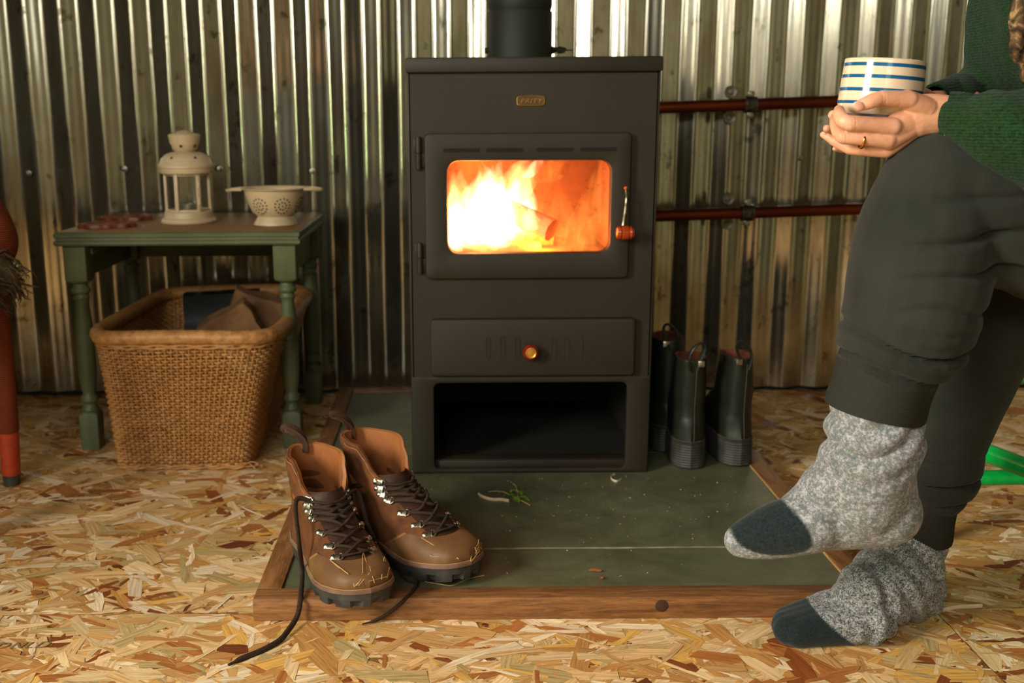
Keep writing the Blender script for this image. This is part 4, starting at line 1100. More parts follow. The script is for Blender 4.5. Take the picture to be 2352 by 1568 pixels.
def lace(pts, nm, label, parent=None):
    m = MB(); ps = catmull(pts, 10); m.tube(ps, [.0040]*(len(ps)-8)+[.0036, .0030, .0020, .0019, .0019, .0019, .0018, .0015], 8, flat=.6)
    inv = parent.matrix_basis.inverted() if parent else Matrix.Identity(4)
    m.v = [tuple(inv @ Vector(p)) for p in m.v]; return m.build(nm, M_LACE, parent, smooth=80)
def H_(px, py, dz): return P(px, py, Z=hz+dz)
bpy.context.view_layer.update()
left = min((e1[(-1, 6)], e1[(1, 6)]), key=lambda p: p.x); right = max((e1[(-1, 6)], e1[(1, 6)]), key=lambda p: p.x)
yq = hy0-.006
lace([left, P(680, 1150, Y=left.y-.012), P(686, 1240, Y=left.y-.06), P(694, 1310, Y=1.42), P(690, 1375, Y=hy0-.004), P(682, 1415, Y=hy0-.012), P(660, 1450, Z=.006), P(640, 1472, Z=.004), P(600, 1494, Z=.003), P(560, 1510, Z=.003), P(524, 1527, Z=.003)], 'trailing_lace', '', b1)
lace([right, P(822, 1130, Y=1.50), P(842, 1200, Y=1.47), P(868, 1250, Y=1.47), P(905, 1292, Z=hz+.004), P(930, 1325, Z=hz+.003), P(955, 1335, Z=hz+.003), P(948, 1355, Z=hz+.003), P(928, 1378, Y=hy0-.003), P(900, 1402, Y=hy0-.006), P(868, 1422, Z=.006), P(832, 1433, Z=.003)], 'trailing_lace', '', b1)
r2 = min((e2[(-1, 6)], e2[(1, 6)]), key=lambda p: p.x)
lace([r2, P(800, 1120, Y=1.56), P(812, 1170, Y=1.55), P(850, 1235, Y=1.53), P(880, 1270, Z=hz+.004), P(920, 1300, Z=hz+.003), P(960, 1318, Z=hz+.003)], 'trailing_lace', '', b2)
Ms = b1.matrix_basis.inverted()
# black pull-on boots standing on the hearth, heels to the room
BD = dict(H=.212, drop=.004, wsh=.031, s_u1=.115, waist=1., wp=(1.30, 1.28, 1.22, 1.0))
make_boot('black_boot', 'black leather ankle boot next to the stove, heel towards the room', P(1585, 1078, Z=hz-.001), P(1585, 1078, Z=hz-.001)+Vector((.02, .27, 0)), 'black', 1, None, 2, BD)
make_boot('black_boot', 'black leather ankle boot furthest from the stove, at the edge of the slate', P(1700, 1072, Z=hz-.001), P(1700, 1072, Z=hz-.001)+Vector((-.02, .27, 0)), 'black', -1, None, 7, BD)
make_boot('black_boot', 'taller black boot in the shadow right behind the stove corner', P(1535, 1040, Z=hz-.001)+Vector((.0, .0, 0)), P(1535, 1040, Z=hz-.001)+Vector((.01, .27, 0)), 'black', -1, None, 8, dict(H=.228, drop=.0, wsh=.034, s_u1=.125, wp=(1.25, 1.2, 1.15, 1.0)))

# ------------------------------------------------------------------ crumbs and shavings
M_SHAV = simple('pale_shaving', srgb(226, 204, 170), srgb(200, 176, 136), .7, bump=0)
M_LEAF = simple('green_leaf', srgb(110, 150, 40), srgb(74, 108, 30), .5, bump=.2)
M_STRAW = simple('dry_straw', srgb(200, 160, 104), srgb(160, 118, 70), .8, bump=0)
M_BARKB = simple('bark_chip_rust', srgb(168, 96, 48), srgb(120, 60, 26), .8, bump=.4)
ZS = hz-.0022
def strand(name, label, cat, pix, r, mat, flat=1.0, z=ZS, zs=None, group=None, seg=6):
    ps = [P(x, y, Z=z+(zs[i] if zs else r*flat+.0003)) for i, (x, y) in enumerate(pix)]
    c = sum(ps, Vector())/len(ps); m = MB(); m.tube([p-c for p in catmull(ps, 6)], r, seg, flat=flat, up=(0, 0, 1) if flat < 1 else None)
    o = m.build(name, mat, None, smooth=80, loc=c); return tag(o, label, cat, group)
strand('curled_shaving', 'pale C-shaped wood curl lying on the slate below the right side of the stove', 'shaving', [(1412, 1089), (1404, 1093), (1406, 1101), (1416, 1105), (1427, 1100)], .0022, M_SHAV, .35)
strand('wood_splinter', 'white bent splinter lying left of the leaf sprig on the slate', 'splinter', [(1099, 1134), (1110, 1141), (1131, 1147), (1150, 1147), (1169, 1150)], .0031, M_SHAV, .5)
strand('wood_shaving', 'thin wavy pale shaving on the slate beside the right boot', 'shaving', [(938, 1124), (950, 1120), (952, 1130), (965, 1140), (978, 1138), (986, 1133)], .0011, M_SHAV, .6)
strand('floor_shaving', 'long pale wood shaving on the board floor behind the planted foot', 'shaving', [(2088, 1405), (2105, 1413), (2135, 1411), (2170, 1400), (2205, 1394), (2256, 1391)], .0034, M_SHAV, .3, z=.001)
strand('dry_grass', 'long dry grass blade on the slate at the toe of the right boot', 'grass', [(975, 1335), (1010, 1341), (1040, 1344), (1075, 1329), (1112, 1321)], .0007, M_STRAW)
spg = P(1185, 1135, Z=ZS); spr = thing('leaf_sprig', 'small green leafy sprig lying on the slate in front of the stove', 'leaf', spg)
def leafm(px, py, L, w, a, tilt):
    c = P(px, py, Z=ZS+.004)-spg; m = MB(); R = Matrix.Rotation(a, 3, 'Z') @ Matrix.Rotation(tilt, 3, 'Y'); rows = []
    for i in range(7):
        s_ = i/6; hw_ = 1.5*w*math.sin(pi*s_)**.7+.0001; rows.append([c+R @ Vector((1.35*L*(s_-.5), q*hw_, .25*w*(abs(q))+.002*math.sin(s_*5))) for q in (-1, -.5, 0, .5, 1)])
    m.rings(rows, False); m.build('leaf', M_LEAF, spr, smooth=80)
for a in ((1152, 1134, .010, .003, .3, .3), (1160, 1139, .008, .003, 1.2, .1), (1180, 1140, .014, .005, .0, .3), (1192, 1132, .013, .004, 2.2, -.4), (1205, 1145, .016, .004, -.4, .1), (1186, 1148, .013, .005, -.8, .2), (1195, 1120, .010, .004, 1, .5), (1180, 1128, .012, .004, .4, -.3)): leafm(*a)
m = MB(); m.tube(catmull([P(1122, 1129, Z=ZS+.002)-spg, P(1150, 1128, Z=ZS+.004)-spg, P(1180, 1140, Z=ZS+.003)-spg, P(1218, 1160, Z=ZS+.002)-spg], 6), .0008, 5); m.tube(catmull([P(1190, 1140, Z=ZS+.003)-spg, P(1186, 1118, Z=ZS+.006)-spg, P(1178, 1110, Z=ZS+.008)-spg], 4), .0010, 5)
m.build('stem', M_STRAW, spr)
def chip(label, px, py, L, w, a, mat=M_BARKB, nm='bark_chip', z=ZS):
    c = P(px, py, Z=z+.0025); bm = bmesh.new(); bmesh.ops.create_icosphere(bm, subdivisions=2, radius=1)
    for v in bm.verts: v.co = Vector((v.co.x*L, v.co.y*w, v.co.z*.0022))*(1+.5*mnoise.noise(v.co*2+Vector((px, 0, 0))))
    me = bpy.data.meshes.new(nm); bm.to_mesh(me); bm.free(); me.materials.append(mat); fin(me, 40)
    o = place(nm, me, None, c); o.rotation_euler = (0, 0, a); return tag(o, label, 'chip')
chip('larger rust brown bark chip on the front slate tile', 1367, 1309, .011, .003, -.1)
chip('tiny rust brown bark chip just below the larger one', 1384, 1326, .004, .0014, .4)
chip('small brown chip on the front slate tile right of the boot', 1162, 1283, .0028, .0012, .7)
g = random.Random(3); m = MB()
for k in range(230):
    px = g.gauss(1320, 230) if k % 2 else g.uniform(960, 1880); py = g.uniform(1092, 1330) if k % 2 else g.uniform(1090, 1200)
    c = P(px, py, Z=ZS+.0004)
    if not (ix0+.01 < c.x < ix1-.01 and c.y > iy0+.01) or (c.x < .07 and c.y < 1.75): continue
    s_ = g.choice([.0003, .0004, .0005, .0006, .0010]); m.box(c, (s_*g.uniform(1, 3.2), s_, s_*.6), 0, Matrix.Rotation(g.uniform(0, pi), 3, 'Z'))
tag(m.build('sawdust_crumbs', M_SHAV, None, kind='stuff'), 'pale sawdust crumbs scattered over the slate in front of the stove', 'crumbs')
# dry grass caught on the boots
def grass_on(world, B, pts, parent, r=.0006):
    ps = [B.at(z, v, o)[0] for z, v, o in pts]; m = MB(); m.tube(catmull(ps, 6), r, 5); inv = 1
    k = (parent_scale[parent.name]); m.v = [tuple(k @ Vector(p)) for p in m.v]; m.build('caught_grass', M_STRAW, parent)
def bsc(a, c): d_ = Vector(c)-Vector(a); return Matrix.Diagonal([Vector((d_.x, d_.y, 0)).length/.304]*3)
parent_scale = {b1.name: bsc(P(702, 1242, Z=hz-.001), P(852, 1412, Z=hz-.001)), b2.name: bsc(P(808, 1212, Z=hz-.001), P(1080, 1346, Z=hz-.001))}
for b_, w_, B_ in ((b1, w1, B1), (b2, w2, B2)):
    gr = random.Random(len(b_.name)+ord(b_.name[-1]))
    for k in range(9):
        z0, v0 = gr.uniform(.048, .062), gr.uniform(-.035, .035)
        grass_on(w_, B_, [(z0, v0, .003), (z0+gr.uniform(-.012, .01), v0+gr.uniform(-.012, .012), .006), (max(.046, z0-gr.uniform(.0, .02)), v0+gr.uniform(-.02, .02), .004+gr.uniform(0, .006))], b_)
slotbox = None
tt = P(757, 1045, Y=1.56)
# size stamp inside the left boot
Q = w1.__call__
c_ = b1.matrix_basis; st = Boot(); 
pS = Vector((.078, .0382, B1.H-.024)); kS = parent_scale[b1.name]
for s_ in (1,):
    Mt = Matrix.Translation(kS @ pS) @ Matrix.Rotation(pi/2, 4, 'X')
    slotbox_text('2106', .0075, M_L_TONG, 'size_stamp', b1, Mt, .0002)

# ------------------------------------------------------------------ orange chair with sheepskin, left edge
def weave_mat(name, c1, c2, scale=220, rough=.85):
    t = NT(name); v = t.obj(); w = t.n('ShaderNodeTexWave', dict(wave_type='BANDS', bands_direction='Z'), Vector=v, Scale=scale/2, Distortion=.6, Detail=2); n = t.noise(v, scale, 4, .7)
    t.base(t.ramp(t.math('MULTIPLY', t.math('ADD', w.outputs[1], n.outputs[0]), .5), [(.3, c1), (.7, c2)]), rough, 0, .25); t.bump(w.outputs[1], .5, .001); return t.m
M_ORW = weave_mat('orange_woven_cover', srgb(84, 34, 14), srgb(128, 56, 26), 160)
M_ORP = simple('orange_paint', srgb(176, 60, 24), srgb(150, 46, 16), .5, bump=.1)
cf = P(28, 1112, Z=.0); chx = thing('orange_chair', 'orange woven chair with a dark sheepskin over it, cut off by the left edge', 'chair', (cf.x, cf.y, 0))
co = Vector(chx.location)
def cleg(dx, dy, first=False):
    a = Vector((dx, dy, 0)); top_ = a+(P(-2, 700, Y=cf.y+.0)-co) if first else a+Vector((-.02, 0, (P(-6, 700, Y=cf.y)).z))
    if first: a = Vector((0, 0, 0))
    l = (top_-a); m = MB(); m.tube([a+l*t for t in (0, .003, .06, .065)], [.014, .0155, .0165, .015], 16); ft = m.build('foot_cap', M_RUB, chx)
    m = MB(); m.tube([a+l*t for t in (.06, .10, .2, .3)], [.0165, .0175, .0185, .019], 18); m.build('leg', M_ORP, chx)
    m = MB(); m.tube([a+l*t for t in (.29, .31, .5, .7, .9, 1.05)], [.0175, .020, .020, .019, .018, .018], 18); m.build('leg_cover', M_ORW, chx)
cleg(0, 0, True); cleg(-.46, 0); cleg(-.04, -.44); cleg(-.46, -.44)
szv = P(0, 600, Y=cf.y).z
m = MB(); m.box((-.25, -.20, szv), (.46, .50, .11), .045)
me = voxel(m, .008, 8); me.materials.append(M_ORW); place('seat', me, chx)
m = MB(); z0 = P(0, 530, Y=cf.y+.02).z
chain(m, [(Vector((-.020, .02, szv)), .045), (Vector((-.002, .02, z0-.02)), .050), (Vector((-.012, .02, z0+.035)), .042)]); chain(m, [(Vector((-.024, .02, z0)), .05), (Vector((-.075, -.18, z0)), .05), (Vector((-.085, -.42, z0)), .05)]); m.box((-.50, -.20, szv+.22), (.10, .52, .46), .045); m.box((-.28, .03, szv+.14), (.46, .07, .22), .03)
me = voxel(m, .008, 10); me.materials.append(M_ORW); place('arm_rest', me, chx)
# sheepskin: body plus curling locks
M_FUR = simple('brown_sheepskin', srgb(44, 34, 18), srgb(98, 80, 50), .9, scale=50, bump=.6)
fp = P(8, 635, Y=cf.y-.04); fur = thing('sheepskin', 'shaggy dark brown sheepskin draped over the orange chair', 'sheepskin', fp)
m = MB(); chain(m, [(Vector((-.28, .05, .02)), .035), (Vector((-.10, .02, .01)), .042), (Vector((-.012, 0, 0)), .040)]); chain(m, [(Vector((-.02, 0, 0)), .035), (Vector((-.03, -.14, .01)), .035), (Vector((-.04, -.28, .02)), .03)])
me = voxel(m, .007, 6); me.materials.append(M_FUR)
for v in me.vertices: v.co += v.co.normalized()*.008*mnoise.noise(v.co*30)
base_fur = place('hide', me, fur)
gf = random.Random(11); m = MB(); vs = [v for v in me.vertices]
for k in range(900):
    v = gf.choice(vs); n_ = v.normal; p = v.co-n_*.004; L = gf.uniform(.015, .035); q = Vector((gf.uniform(-1, 1), gf.uniform(-.6, .4), gf.uniform(-1.4, .2))).normalized()
    cu_ = Vector((gf.uniform(-1, 1), gf.uniform(-1, 1), gf.uniform(-1, 1)))*.006
    m.tube([p, p+(n_*.6+q*.3)*L*.5+cu_, p+(n_*.5+q*.9)*L, p+(n_*.3+q*1.2)*L*1.1-cu_], [.0022, .0018, .0013, .0004], 4, caps=False)
m.build('wool_locks', M_FUR, fur, kind='stuff', smooth=80)

# ------------------------------------------------------------------ green tubular chair under the person
M_GRN = simple('green_gloss_paint', srgb(0, 176, 74), srgb(0, 158, 66), .3, bump=.08, scale=60)
gl0 = P(2142, 1085, Y=1.62); gch = thing('green_chair', 'bright green tubular metal chair the person sits on, cut off by the right edge', 'chair', (gl0.x, 1.62, 0)); go = Vector(gch.location)
gx0, gy1 = 0.0, 0.0; GW, GD = .40, .40; GR = .0135
def gt_(a, b, nm, r=GR):
    m = MB(); m.tube([Vector(a), (Vector(a)+Vector(b))/2, Vector(b)], r, 18); m.build(nm, M_GRN, gch)
for (x, y) in ((0, 0), (GW, 0), (0.06, -GD), (GW, -GD)): gt_((x, y, 0.001), (x+(.01 if x < .1 else 0), y, .425), 'leg')
ra = P(2235, 1098, Y=1.62)-go; gt_((-.005, 0, ra.z), (GW, 0, ra.z+.004), 'rung', .0125)
rb = P(2290, 864, Y=1.62)-go; gt_((0, 0, rb.z), (GW, 0, rb.z), 'rung', .0105)
r1 = P(2215, 1014, Y=1.60)-go; r2_ = P(2385, 1082, Y=1.44)-go; dd = r2_-r1; gt_(r1-Vector((.01, 0, 0)), r1+dd*2.2, 'side_rung', .0145)
gt_((GW, 0, .17), (GW, -GD, .17), 'side_rung'); gt_((.06, -GD, .12), (GW, -GD, .12), 'rung')
m = MB(); pts = rrect(GW+.06, GD+.06, .06, 6)
m.rings([[(GW/2+p[0]*f, -GD/2+p[1]*f, z) for p in pts] for f, z in ((.95, .420), (1, .426), (1, .436), (.97, .443), (.6, .438))], True, True, True); m.build('seat', M_GRN, gch)
for y in (-.02, -GD+.02): gt_((GW+.005, y, .42), (GW+.08, y, .86), 'back_post')
m = MB(); m.box((GW+.075, -GD/2, .80), (.018, GD-.02, .12), .008, Matrix.Rotation(-.17, 3, 'Y')); m.build('back_rest', M_GRN, gch)
# ------------------------------------------------------------------ the person
person = thing('person', 'person in a green knitted sweater and dark joggers sitting cross-legged holding a striped mug', 'person', (.98, 1.33, 0))
po = Vector(person.location)
def rel(me): me.transform(Matrix.Translation(-po)); return me
def disp(me, fn):
    n = len(me.vertices); co = np.empty(n*3, np.float32); no = np.empty(n*3, np.float32)
    me.vertices.foreach_get('co', co); me.vertices.foreach_get('normal', no); co = co.reshape(-1, 3); no = no.reshape(-1, 3)
    co = co+no*fn(co)[:, None]; me.vertices.foreach_set('co', co.ravel()); me.update()
def np_noise(co, f, s=0.0):
    return np.array([mnoise.noise((float(a)*f+s, float(b)*f, float(c)*f)) for a, b, c in co])
def skin_mat():
    t = NT('skin'); v = t.obj(); n = t.noise(v, 45, 5, .6); n2 = t.noise(v, 400, 3, .6)
    t.base(t.ramp(n.outputs[0], [(.3, srgb(190, 128, 96)), (.55, srgb(208, 150, 116)), (.75, srgb(214, 160, 130))]), .48, 0, .4, Subsurface_Weight=.12, Subsurface_Scale=.01)
    t.b.inputs['Subsurface Radius'].default_value = (1, .3, .15)
    t.bump(t.math('ADD', n2.outputs[0], t.math('MULTIPLY', n.outputs[0], .6)), .25, .0006); return t.m
M_SKIN = skin_mat()
def jogger():
    t = NT('jogger_cotton'); v = t.obj(); n = t.noise(v, 420, 3, .7); n2 = t.noise(v, 8, 3)
    t.base(t.ramp(n2.outputs[0], [(.35, srgb(34, 35, 30)), (.65, srgb(44, 44, 37))]), .92, 0, .12, Sheen_Weight=.06, Sheen_Roughness=.5); t.bump(n.outputs[0], .5, .0008); return t.m
M_JOG = jogger()
M_CUFF = weave_mat('jogger_rib', srgb(30, 30, 25), srgb(44, 43, 36), 400)
def knit(name, c1, c2, c3):
    t = NT(name); v = t.obj((1, 1, 1)); w = t.n('ShaderNodeTexWave', dict(wave_type='BANDS', bands_direction='Z'), Vector=v, Scale=95, Distortion=3.5, Detail=3, Detail_Scale=2.0); n = t.noise(v, 230, 4, .75); n2 = t.noise(v, 12, 4)
    f = t.math('ADD', t.math('MULTIPLY', w.outputs[1], .16), t.math('MULTIPLY', n.outputs[0], .84))
    t.base(t.mix(t.ramp(n2.outputs[0], [(.4, (0, 0, 0)), (.7, (.6, .6, .6))]), t.ramp(f, [(.35, c1), (.62, c2)]), c3), .95, 0, .06, Sheen_Weight=.05, Sheen_Roughness=.5); t.bump(f, .9, .0025); return t.m
M_KNIT = knit('green_wool', srgb(8, 22, 10), srgb(30, 58, 32), srgb(32, 50, 20))
def marl(name, c1, c2, s):
    t = NT(name); v = t.obj(); n = t.noise(v, s, 3, .8); w = t.noise(v, s*.35, 3, .6); at = t.n('ShaderNodeAttribute', dict(attribute_name='toe'))
    f = t.math('ADD', t.math('MULTIPLY', n.outputs[0], .7), t.math('MULTIPLY', w.outputs[0], .3))
    dk = t.ramp(n.outputs[0], [(.3, srgb(16, 24, 25)), (.7, srgb(38, 46, 46))])
    t.base(t.mix(at.outputs['Fac'], t.ramp(f, [(.40, c1), (.50, srgb(118, 116, 112)), (.60, c2)]), dk), .95, 0, .1, Sheen_Weight=.12, Sheen_Roughness=.5); t.bump(f, .6, .0012); return t.m
M_SOCKA = marl('marl_sock_a', srgb(88, 96, 98), srgb(158, 156, 162), 250)
M_SOCKB = marl('marl_sock_b', srgb(46, 52, 52), srgb(172, 170, 174), 420)

# --- body (skin): torso, head, arms, legs; hands at finer resolution
LSH, RSH = Vector((.72, 1.13, .985)), Vector((.72, 1.43, .985))
HD = Vector((.63, 1.28, 1.21))
m = MB()
chain(m, [(Vector((.96, 1.28, .56)), .10), (Vector((.86, 1.28, .66)), .10), (Vector((.74, 1.28, .85)), .10), (Vector((.72, 1.28, .95)), .10)], sq=((0, 1, 0), 1.45))
chain(m, [(Vector((.72, 1.28, .98)), .055), (Vector((.68, 1.28, 1.06)), .052), (HD+Vector((.02, 0, -.06)), .055)])
capsule(m, LSH, RSH, .055, .055)
m.sphere(HD+Vector((.012, 0, .03)), (.098, .076, .092), 24); m.sphere(HD+Vector((-.03, 0, -.045)), (.062, .055, .062), 20)
chain(m, [(HD+Vector((-.074, 0, .030)), .009), (HD+Vector((-.086, 0, .005)), .010), (HD+Vector((-.094, 0, -.014)), .011)])
for s_ in (-1, 1):
    m.sphere(HD+Vector((.015, s_*.078, .0)), (.022, .009, .032), 12); capsule(m, HD+Vector((-.072, s_*.018, .034)), HD+Vector((-.060, s_*.048, .030)), .012, .012)
capsule(m, HD+Vector((-.086, -.018, -.052)), HD+Vector((-.086, .018, -.052)), .009, .009)
LEL, REL = P(2560, 420, Y=1.09), Vector((.82, 1.50, .73))
LWR, RWR = P(2150, 263, Y=1.165), P(2145, 243, Y=1.285)
chain(m, [(LSH, .05), ((LSH+LEL)/2, .045), (LEL, .040)]); chain(m, [(LEL, .040), ((LEL+LWR)/2, .036), (LWR+(LEL-LWR).normalized()*.03, .024)])
chain(m, [(RSH, .05), ((RSH+REL)/2, .045), (REL, .040)]); chain(m, [(REL, .036), ((REL+RWR)/2, .026), (RWR+(REL-RWR).normalized()*.03, .019)])
KL, AL = P(2140, 430, Y=1.165), P(2005, 960, Y=1.165)
KR, AR = P(2290, 600, Y=1.35), P(2130, 1230, Y=1.365)
chain(m, [(Vector((.97, 1.20, .57)), .060), ((Vector((.97, 1.20, .57))+KL)/2, .05), (KL, .052)]); chain(m, [(KL, .052), (KL.lerp(AL, .4), .054), (AL, .034)])
chain(m, [(Vector((.97, 1.38, .57)), .060), ((Vector((.97, 1.38, .57))+KR)/2, .05), (KR, .052)]); chain(m, [(KR, .050), (KR.lerp(AR, .4), .045), (AR, .024)])
body = voxel(m, .0055, 5)
def hand_mesh():
    h = MB(); c5 = lambda x, y, Y, r: pc(1860+x/6.03, 120+y/6.03, Y, r)
    ch = lambda pts, **k: chain(h, [c5(*p) for p in pts], **k)
    Yq = (0, 1, 0)
    # palm and wrist
    ch([(2400, 900, 1.160, 40), (1750, 860, 1.163, 46), (1500, 880, 1.164, 49)], sq=(Yq, .62))
    for (x, y, Y, r) in ((1200, 980, 1.160, 25), (1130, 1060, 1.157, 27), (1100, 1190, 1.160, 27), (1090, 1300, 1.168, 24)):
        ch([(1600, 850, 1.163, 36), (x, y, Y, r)], sq=(Yq, .60))
    # thumb
    ch([(1620, 780, 1.160, 26), (1340, 650, 1.153, 22)]); ch([(1380, 660, 1.152, 21), (1000, 632, 1.147, 17.5)]); ch([(1000, 632, 1.147, 17), (820, 690, 1.1455, 17.0), (690, 740, 1.1465, 13.0)])
    # index, behind the middle finger and under the mug
    ch([(1200, 985, 1.168, 18), (820, 985, 1.188, 16)]); ch([(820, 985, 1.188, 16), (450, 950, 1.212, 14.5)]); ch([(450, 950, 1.212, 14.5), (325, 870, 1.222, 12)])
    # middle
    ch([(1150, 1030, 1.155, 21), (830, 1000, 1.152, 18.5), (560, 985, 1.150, 18.5)]); ch([(560, 985, 1.150, 18.5), (470, 950, 1.153, 17), (415, 870, 1.163, 15)]); ch([(415, 870, 1.163, 15), (405, 800, 1.176, 12)])
    # ring finger
    ch([(1080, 1215, 1.160, 21), (760, 1190, 1.158, 17.5), (470, 1165, 1.162, 18)]); ch([(470, 1165, 1.162, 17.5), (395, 1090, 1.170, 15.5), (360, 990, 1.184, 14)]); ch([(360, 990, 1.184, 14), (345, 905, 1.199, 11.5)])
    # little finger, nearly straight
    ch([(1060, 1345, 1.172, 20), (720, 1345, 1.176, 15), (560, 1335, 1.180, 14)]); ch([(560, 1335, 1.180, 14), (340, 1225, 1.190, 12.5)]); ch([(340, 1225, 1.190, 12), (185, 1140, 1.195, 7.5)])
    return h
hl_ = voxel(hand_mesh(), .00105, 4, .5)
def hand_right():
    h = MB(); c5 = lambda x, y, Y, r: pc(1860+x/6.03, 120+y/6.03, Y, r); ch = lambda pts, **k: chain(h, [c5(*p) for p in pts], **k)
    Yq = (0, 1, 0)
    ch([(2200, 720, 1.30, 34), (1700, 740, 1.288, 34)], sq=(Yq, .7))
    for (x, y) in ((1250, 800), (1200, 950), (1150, 1100), (1100, 1220)): ch([(1600, 800, 1.285, 30), (x, y, 1.265, 22)], sq=(Yq, .6))
    ch([(1700, 700, 1.275, 20), (1600, 590, 1.250, 15)]); ch([(1600, 590, 1.250, 14), (1545, 530, 1.236, 10)])
    ch([(1250, 800, 1.262, 18), (800, 780, 1.262, 15), (450, 800, 1.245, 13)])
    ch([(1200, 950, 1.262, 18), (800, 960, 1.255, 15), (420, 940, 1.240, 13)])
    ch([(1150, 1100, 1.258, 18), (700, 1120, 1.245, 15)]); ch([(700, 1120, 1.245, 15), (400, 1090, 1.230, 12), (235, 1055, 1.220, 9)])
    ch([(1100, 1230, 1.252, 17), (700, 1290, 1.232, 14)]); ch([(700, 1290, 1.232, 13.5), (480, 1330, 1.222, 11), (345, 1335, 1.216, 6)])
    return h
hr_ = voxel(hand_right(), .0013, 4, .5)
def creases(co):
    out = np.zeros(len(co))
    for (x, y, w) in ((560, 960, 10), (600, 975, 10), (520, 1150, 10), (480, 1165, 9), (1000, 640, 10), (960, 640, 9), (1210, 770, 16)):
        p = np.array(P(1860+x/6.03, 120+y/6.03, Y=1.15)); d = np.abs((co[:, 0]-p[0])+.12*(co[:, 2]-p[2])); rr = np.hypot(co[:, 0]-p[0], co[:, 2]-p[2])
        out -= .00035*np.exp(-(d/.0006)**2)*np.exp(-(rr/.009)**2)
    return out
disp(hl_, creases)
bm = bmesh.new()
for me in (body, hl_, hr_): bm.from_mesh(me)
me = bpy.data.meshes.new('body'); bm.to_mesh(me); bm.free(); me.materials.clear(); me.materials.append(M_SKIN); me.polygons.foreach_set('material_index', np.zeros(len(me.polygons), np.int32)); me.shade_smooth()
bodyo = place('body', rel(me), person)
M_NAIL = simple('fingernail', srgb(226, 170, 146), srgb(214, 150, 124), .22, bump=0)
def nail(x, y, Y, lx_, ly__, rot, name='fingernail', yaw=0):
    c = P(1860+x/6.03, 120+y/6.03, Y=Y)-po; k = mpp(c+po); R = Matrix.Rotation(yaw, 3, 'Z') @ Matrix.Rotation(rot, 3, 'Y'); m = MB()
    m.sphere(c, (lx_*k, .0016, ly__*k), 16, M=R); m.build(name, M_NAIL, bodyo)
nail(678, 738, 1.1386, 14, 9.5, .35, 'thumbnail', .1)
nail(200, 1128, 1.1915, 6, 3.5, .5)
# hair and eyes
M_HAIR = simple('brown_hair', srgb(70, 46, 28), srgb(104, 72, 44), .7, scale=40, bump=.8, stretch=(1, 1, .2))
m = MB(); m.sphere(HD+Vector((.026, 0, .050)), (.106, .090, .098), 24); m.sphere(HD+Vector((.050, 0, -.02)), (.072, .090, .10), 20)
chain(m, [(HD+Vector((.085, 0, -.06)), .045), (HD+Vector((.11, 0, -.15)), .035), (HD+Vector((.13, 0, -.22)), .012)])
me = voxel(m, .006, 4); me.materials.append(M_HAIR); place('hair', rel(me), person)
M_EYE = simple('eye_white', srgb(220, 214, 204), rough=.1, bump=0); M_IRIS = simple('eye_iris', srgb(60, 44, 30), rough=.1, bump=0)
for s_ in (-1, 1):
    m = MB(); c = HD+Vector((-.072, s_*.030, .012))-po; m.sphere(c, .0125, 16); e = m.build('eye', M_EYE, person, smooth=180)
    m = MB(); m.sphere(c+Vector((-.0085, 0, 0)), .006, 12); m.build('iris', M_IRIS, e, smooth=180)
m = MB(); m.sphere(HD+Vector((-.094, 0, -.052))-po, (.006, .022, .006), 14); m.build('lips', simple('lips', srgb(176, 96, 82), rough=.4, bump=0), person, smooth=180)

# --- joggers
m = MB(); LHIP, RHIP = Vector((.99, 1.20, .565)), Vector((.99, 1.40, .565))
chain(m, [(LHIP, .115), P_ if False else pc(2400, 530, 1.18, 165), pc(2250, 470, 1.17, 145), pc(2155, 430, 1.167, 122)])
chain(m, [pc(2146, 428, 1.167, 124), pc(2128, 520, 1.167, 146), pc(2112, 620, 1.167, 153), pc(2092, 710, 1.166, 149), pc(2066, 785, 1.165, 134), pc(2040, 850, 1.165, 108)])
chain(m, [(RHIP, .115), pc(2440, 640, 1.36, 150), pc(2330, 620, 1.35, 135)])
chain(m, [pc(2330, 620, 1.35, 135), pc(2262, 760, 1.35, 120), pc(2215, 900, 1.352, 98), pc(2182, 1000, 1.355, 86), pc(2160, 1075, 1.36, 84), pc(2146, 1130, 1.362, 66)])
capsule(m, LHIP, RHIP, .12, .12); capsule(m, Vector((.99, 1.22, .58)), Vector((.99, 1.38, .58)), .12, .12)
tr = voxel(m, .0038, 7)
kL = np.array(KL); aL = np.array(P(2030, 860, Y=1.165)); axL = (aL-kL); LLn = np.linalg.norm(axL); axL /= LLn
kR = np.array(P(2262, 760, Y=1.35)); aR = np.array(P(2158, 1140, Y=1.362)); axR = aR-kR; LRn = np.linalg.norm(axR); axR /= LRn
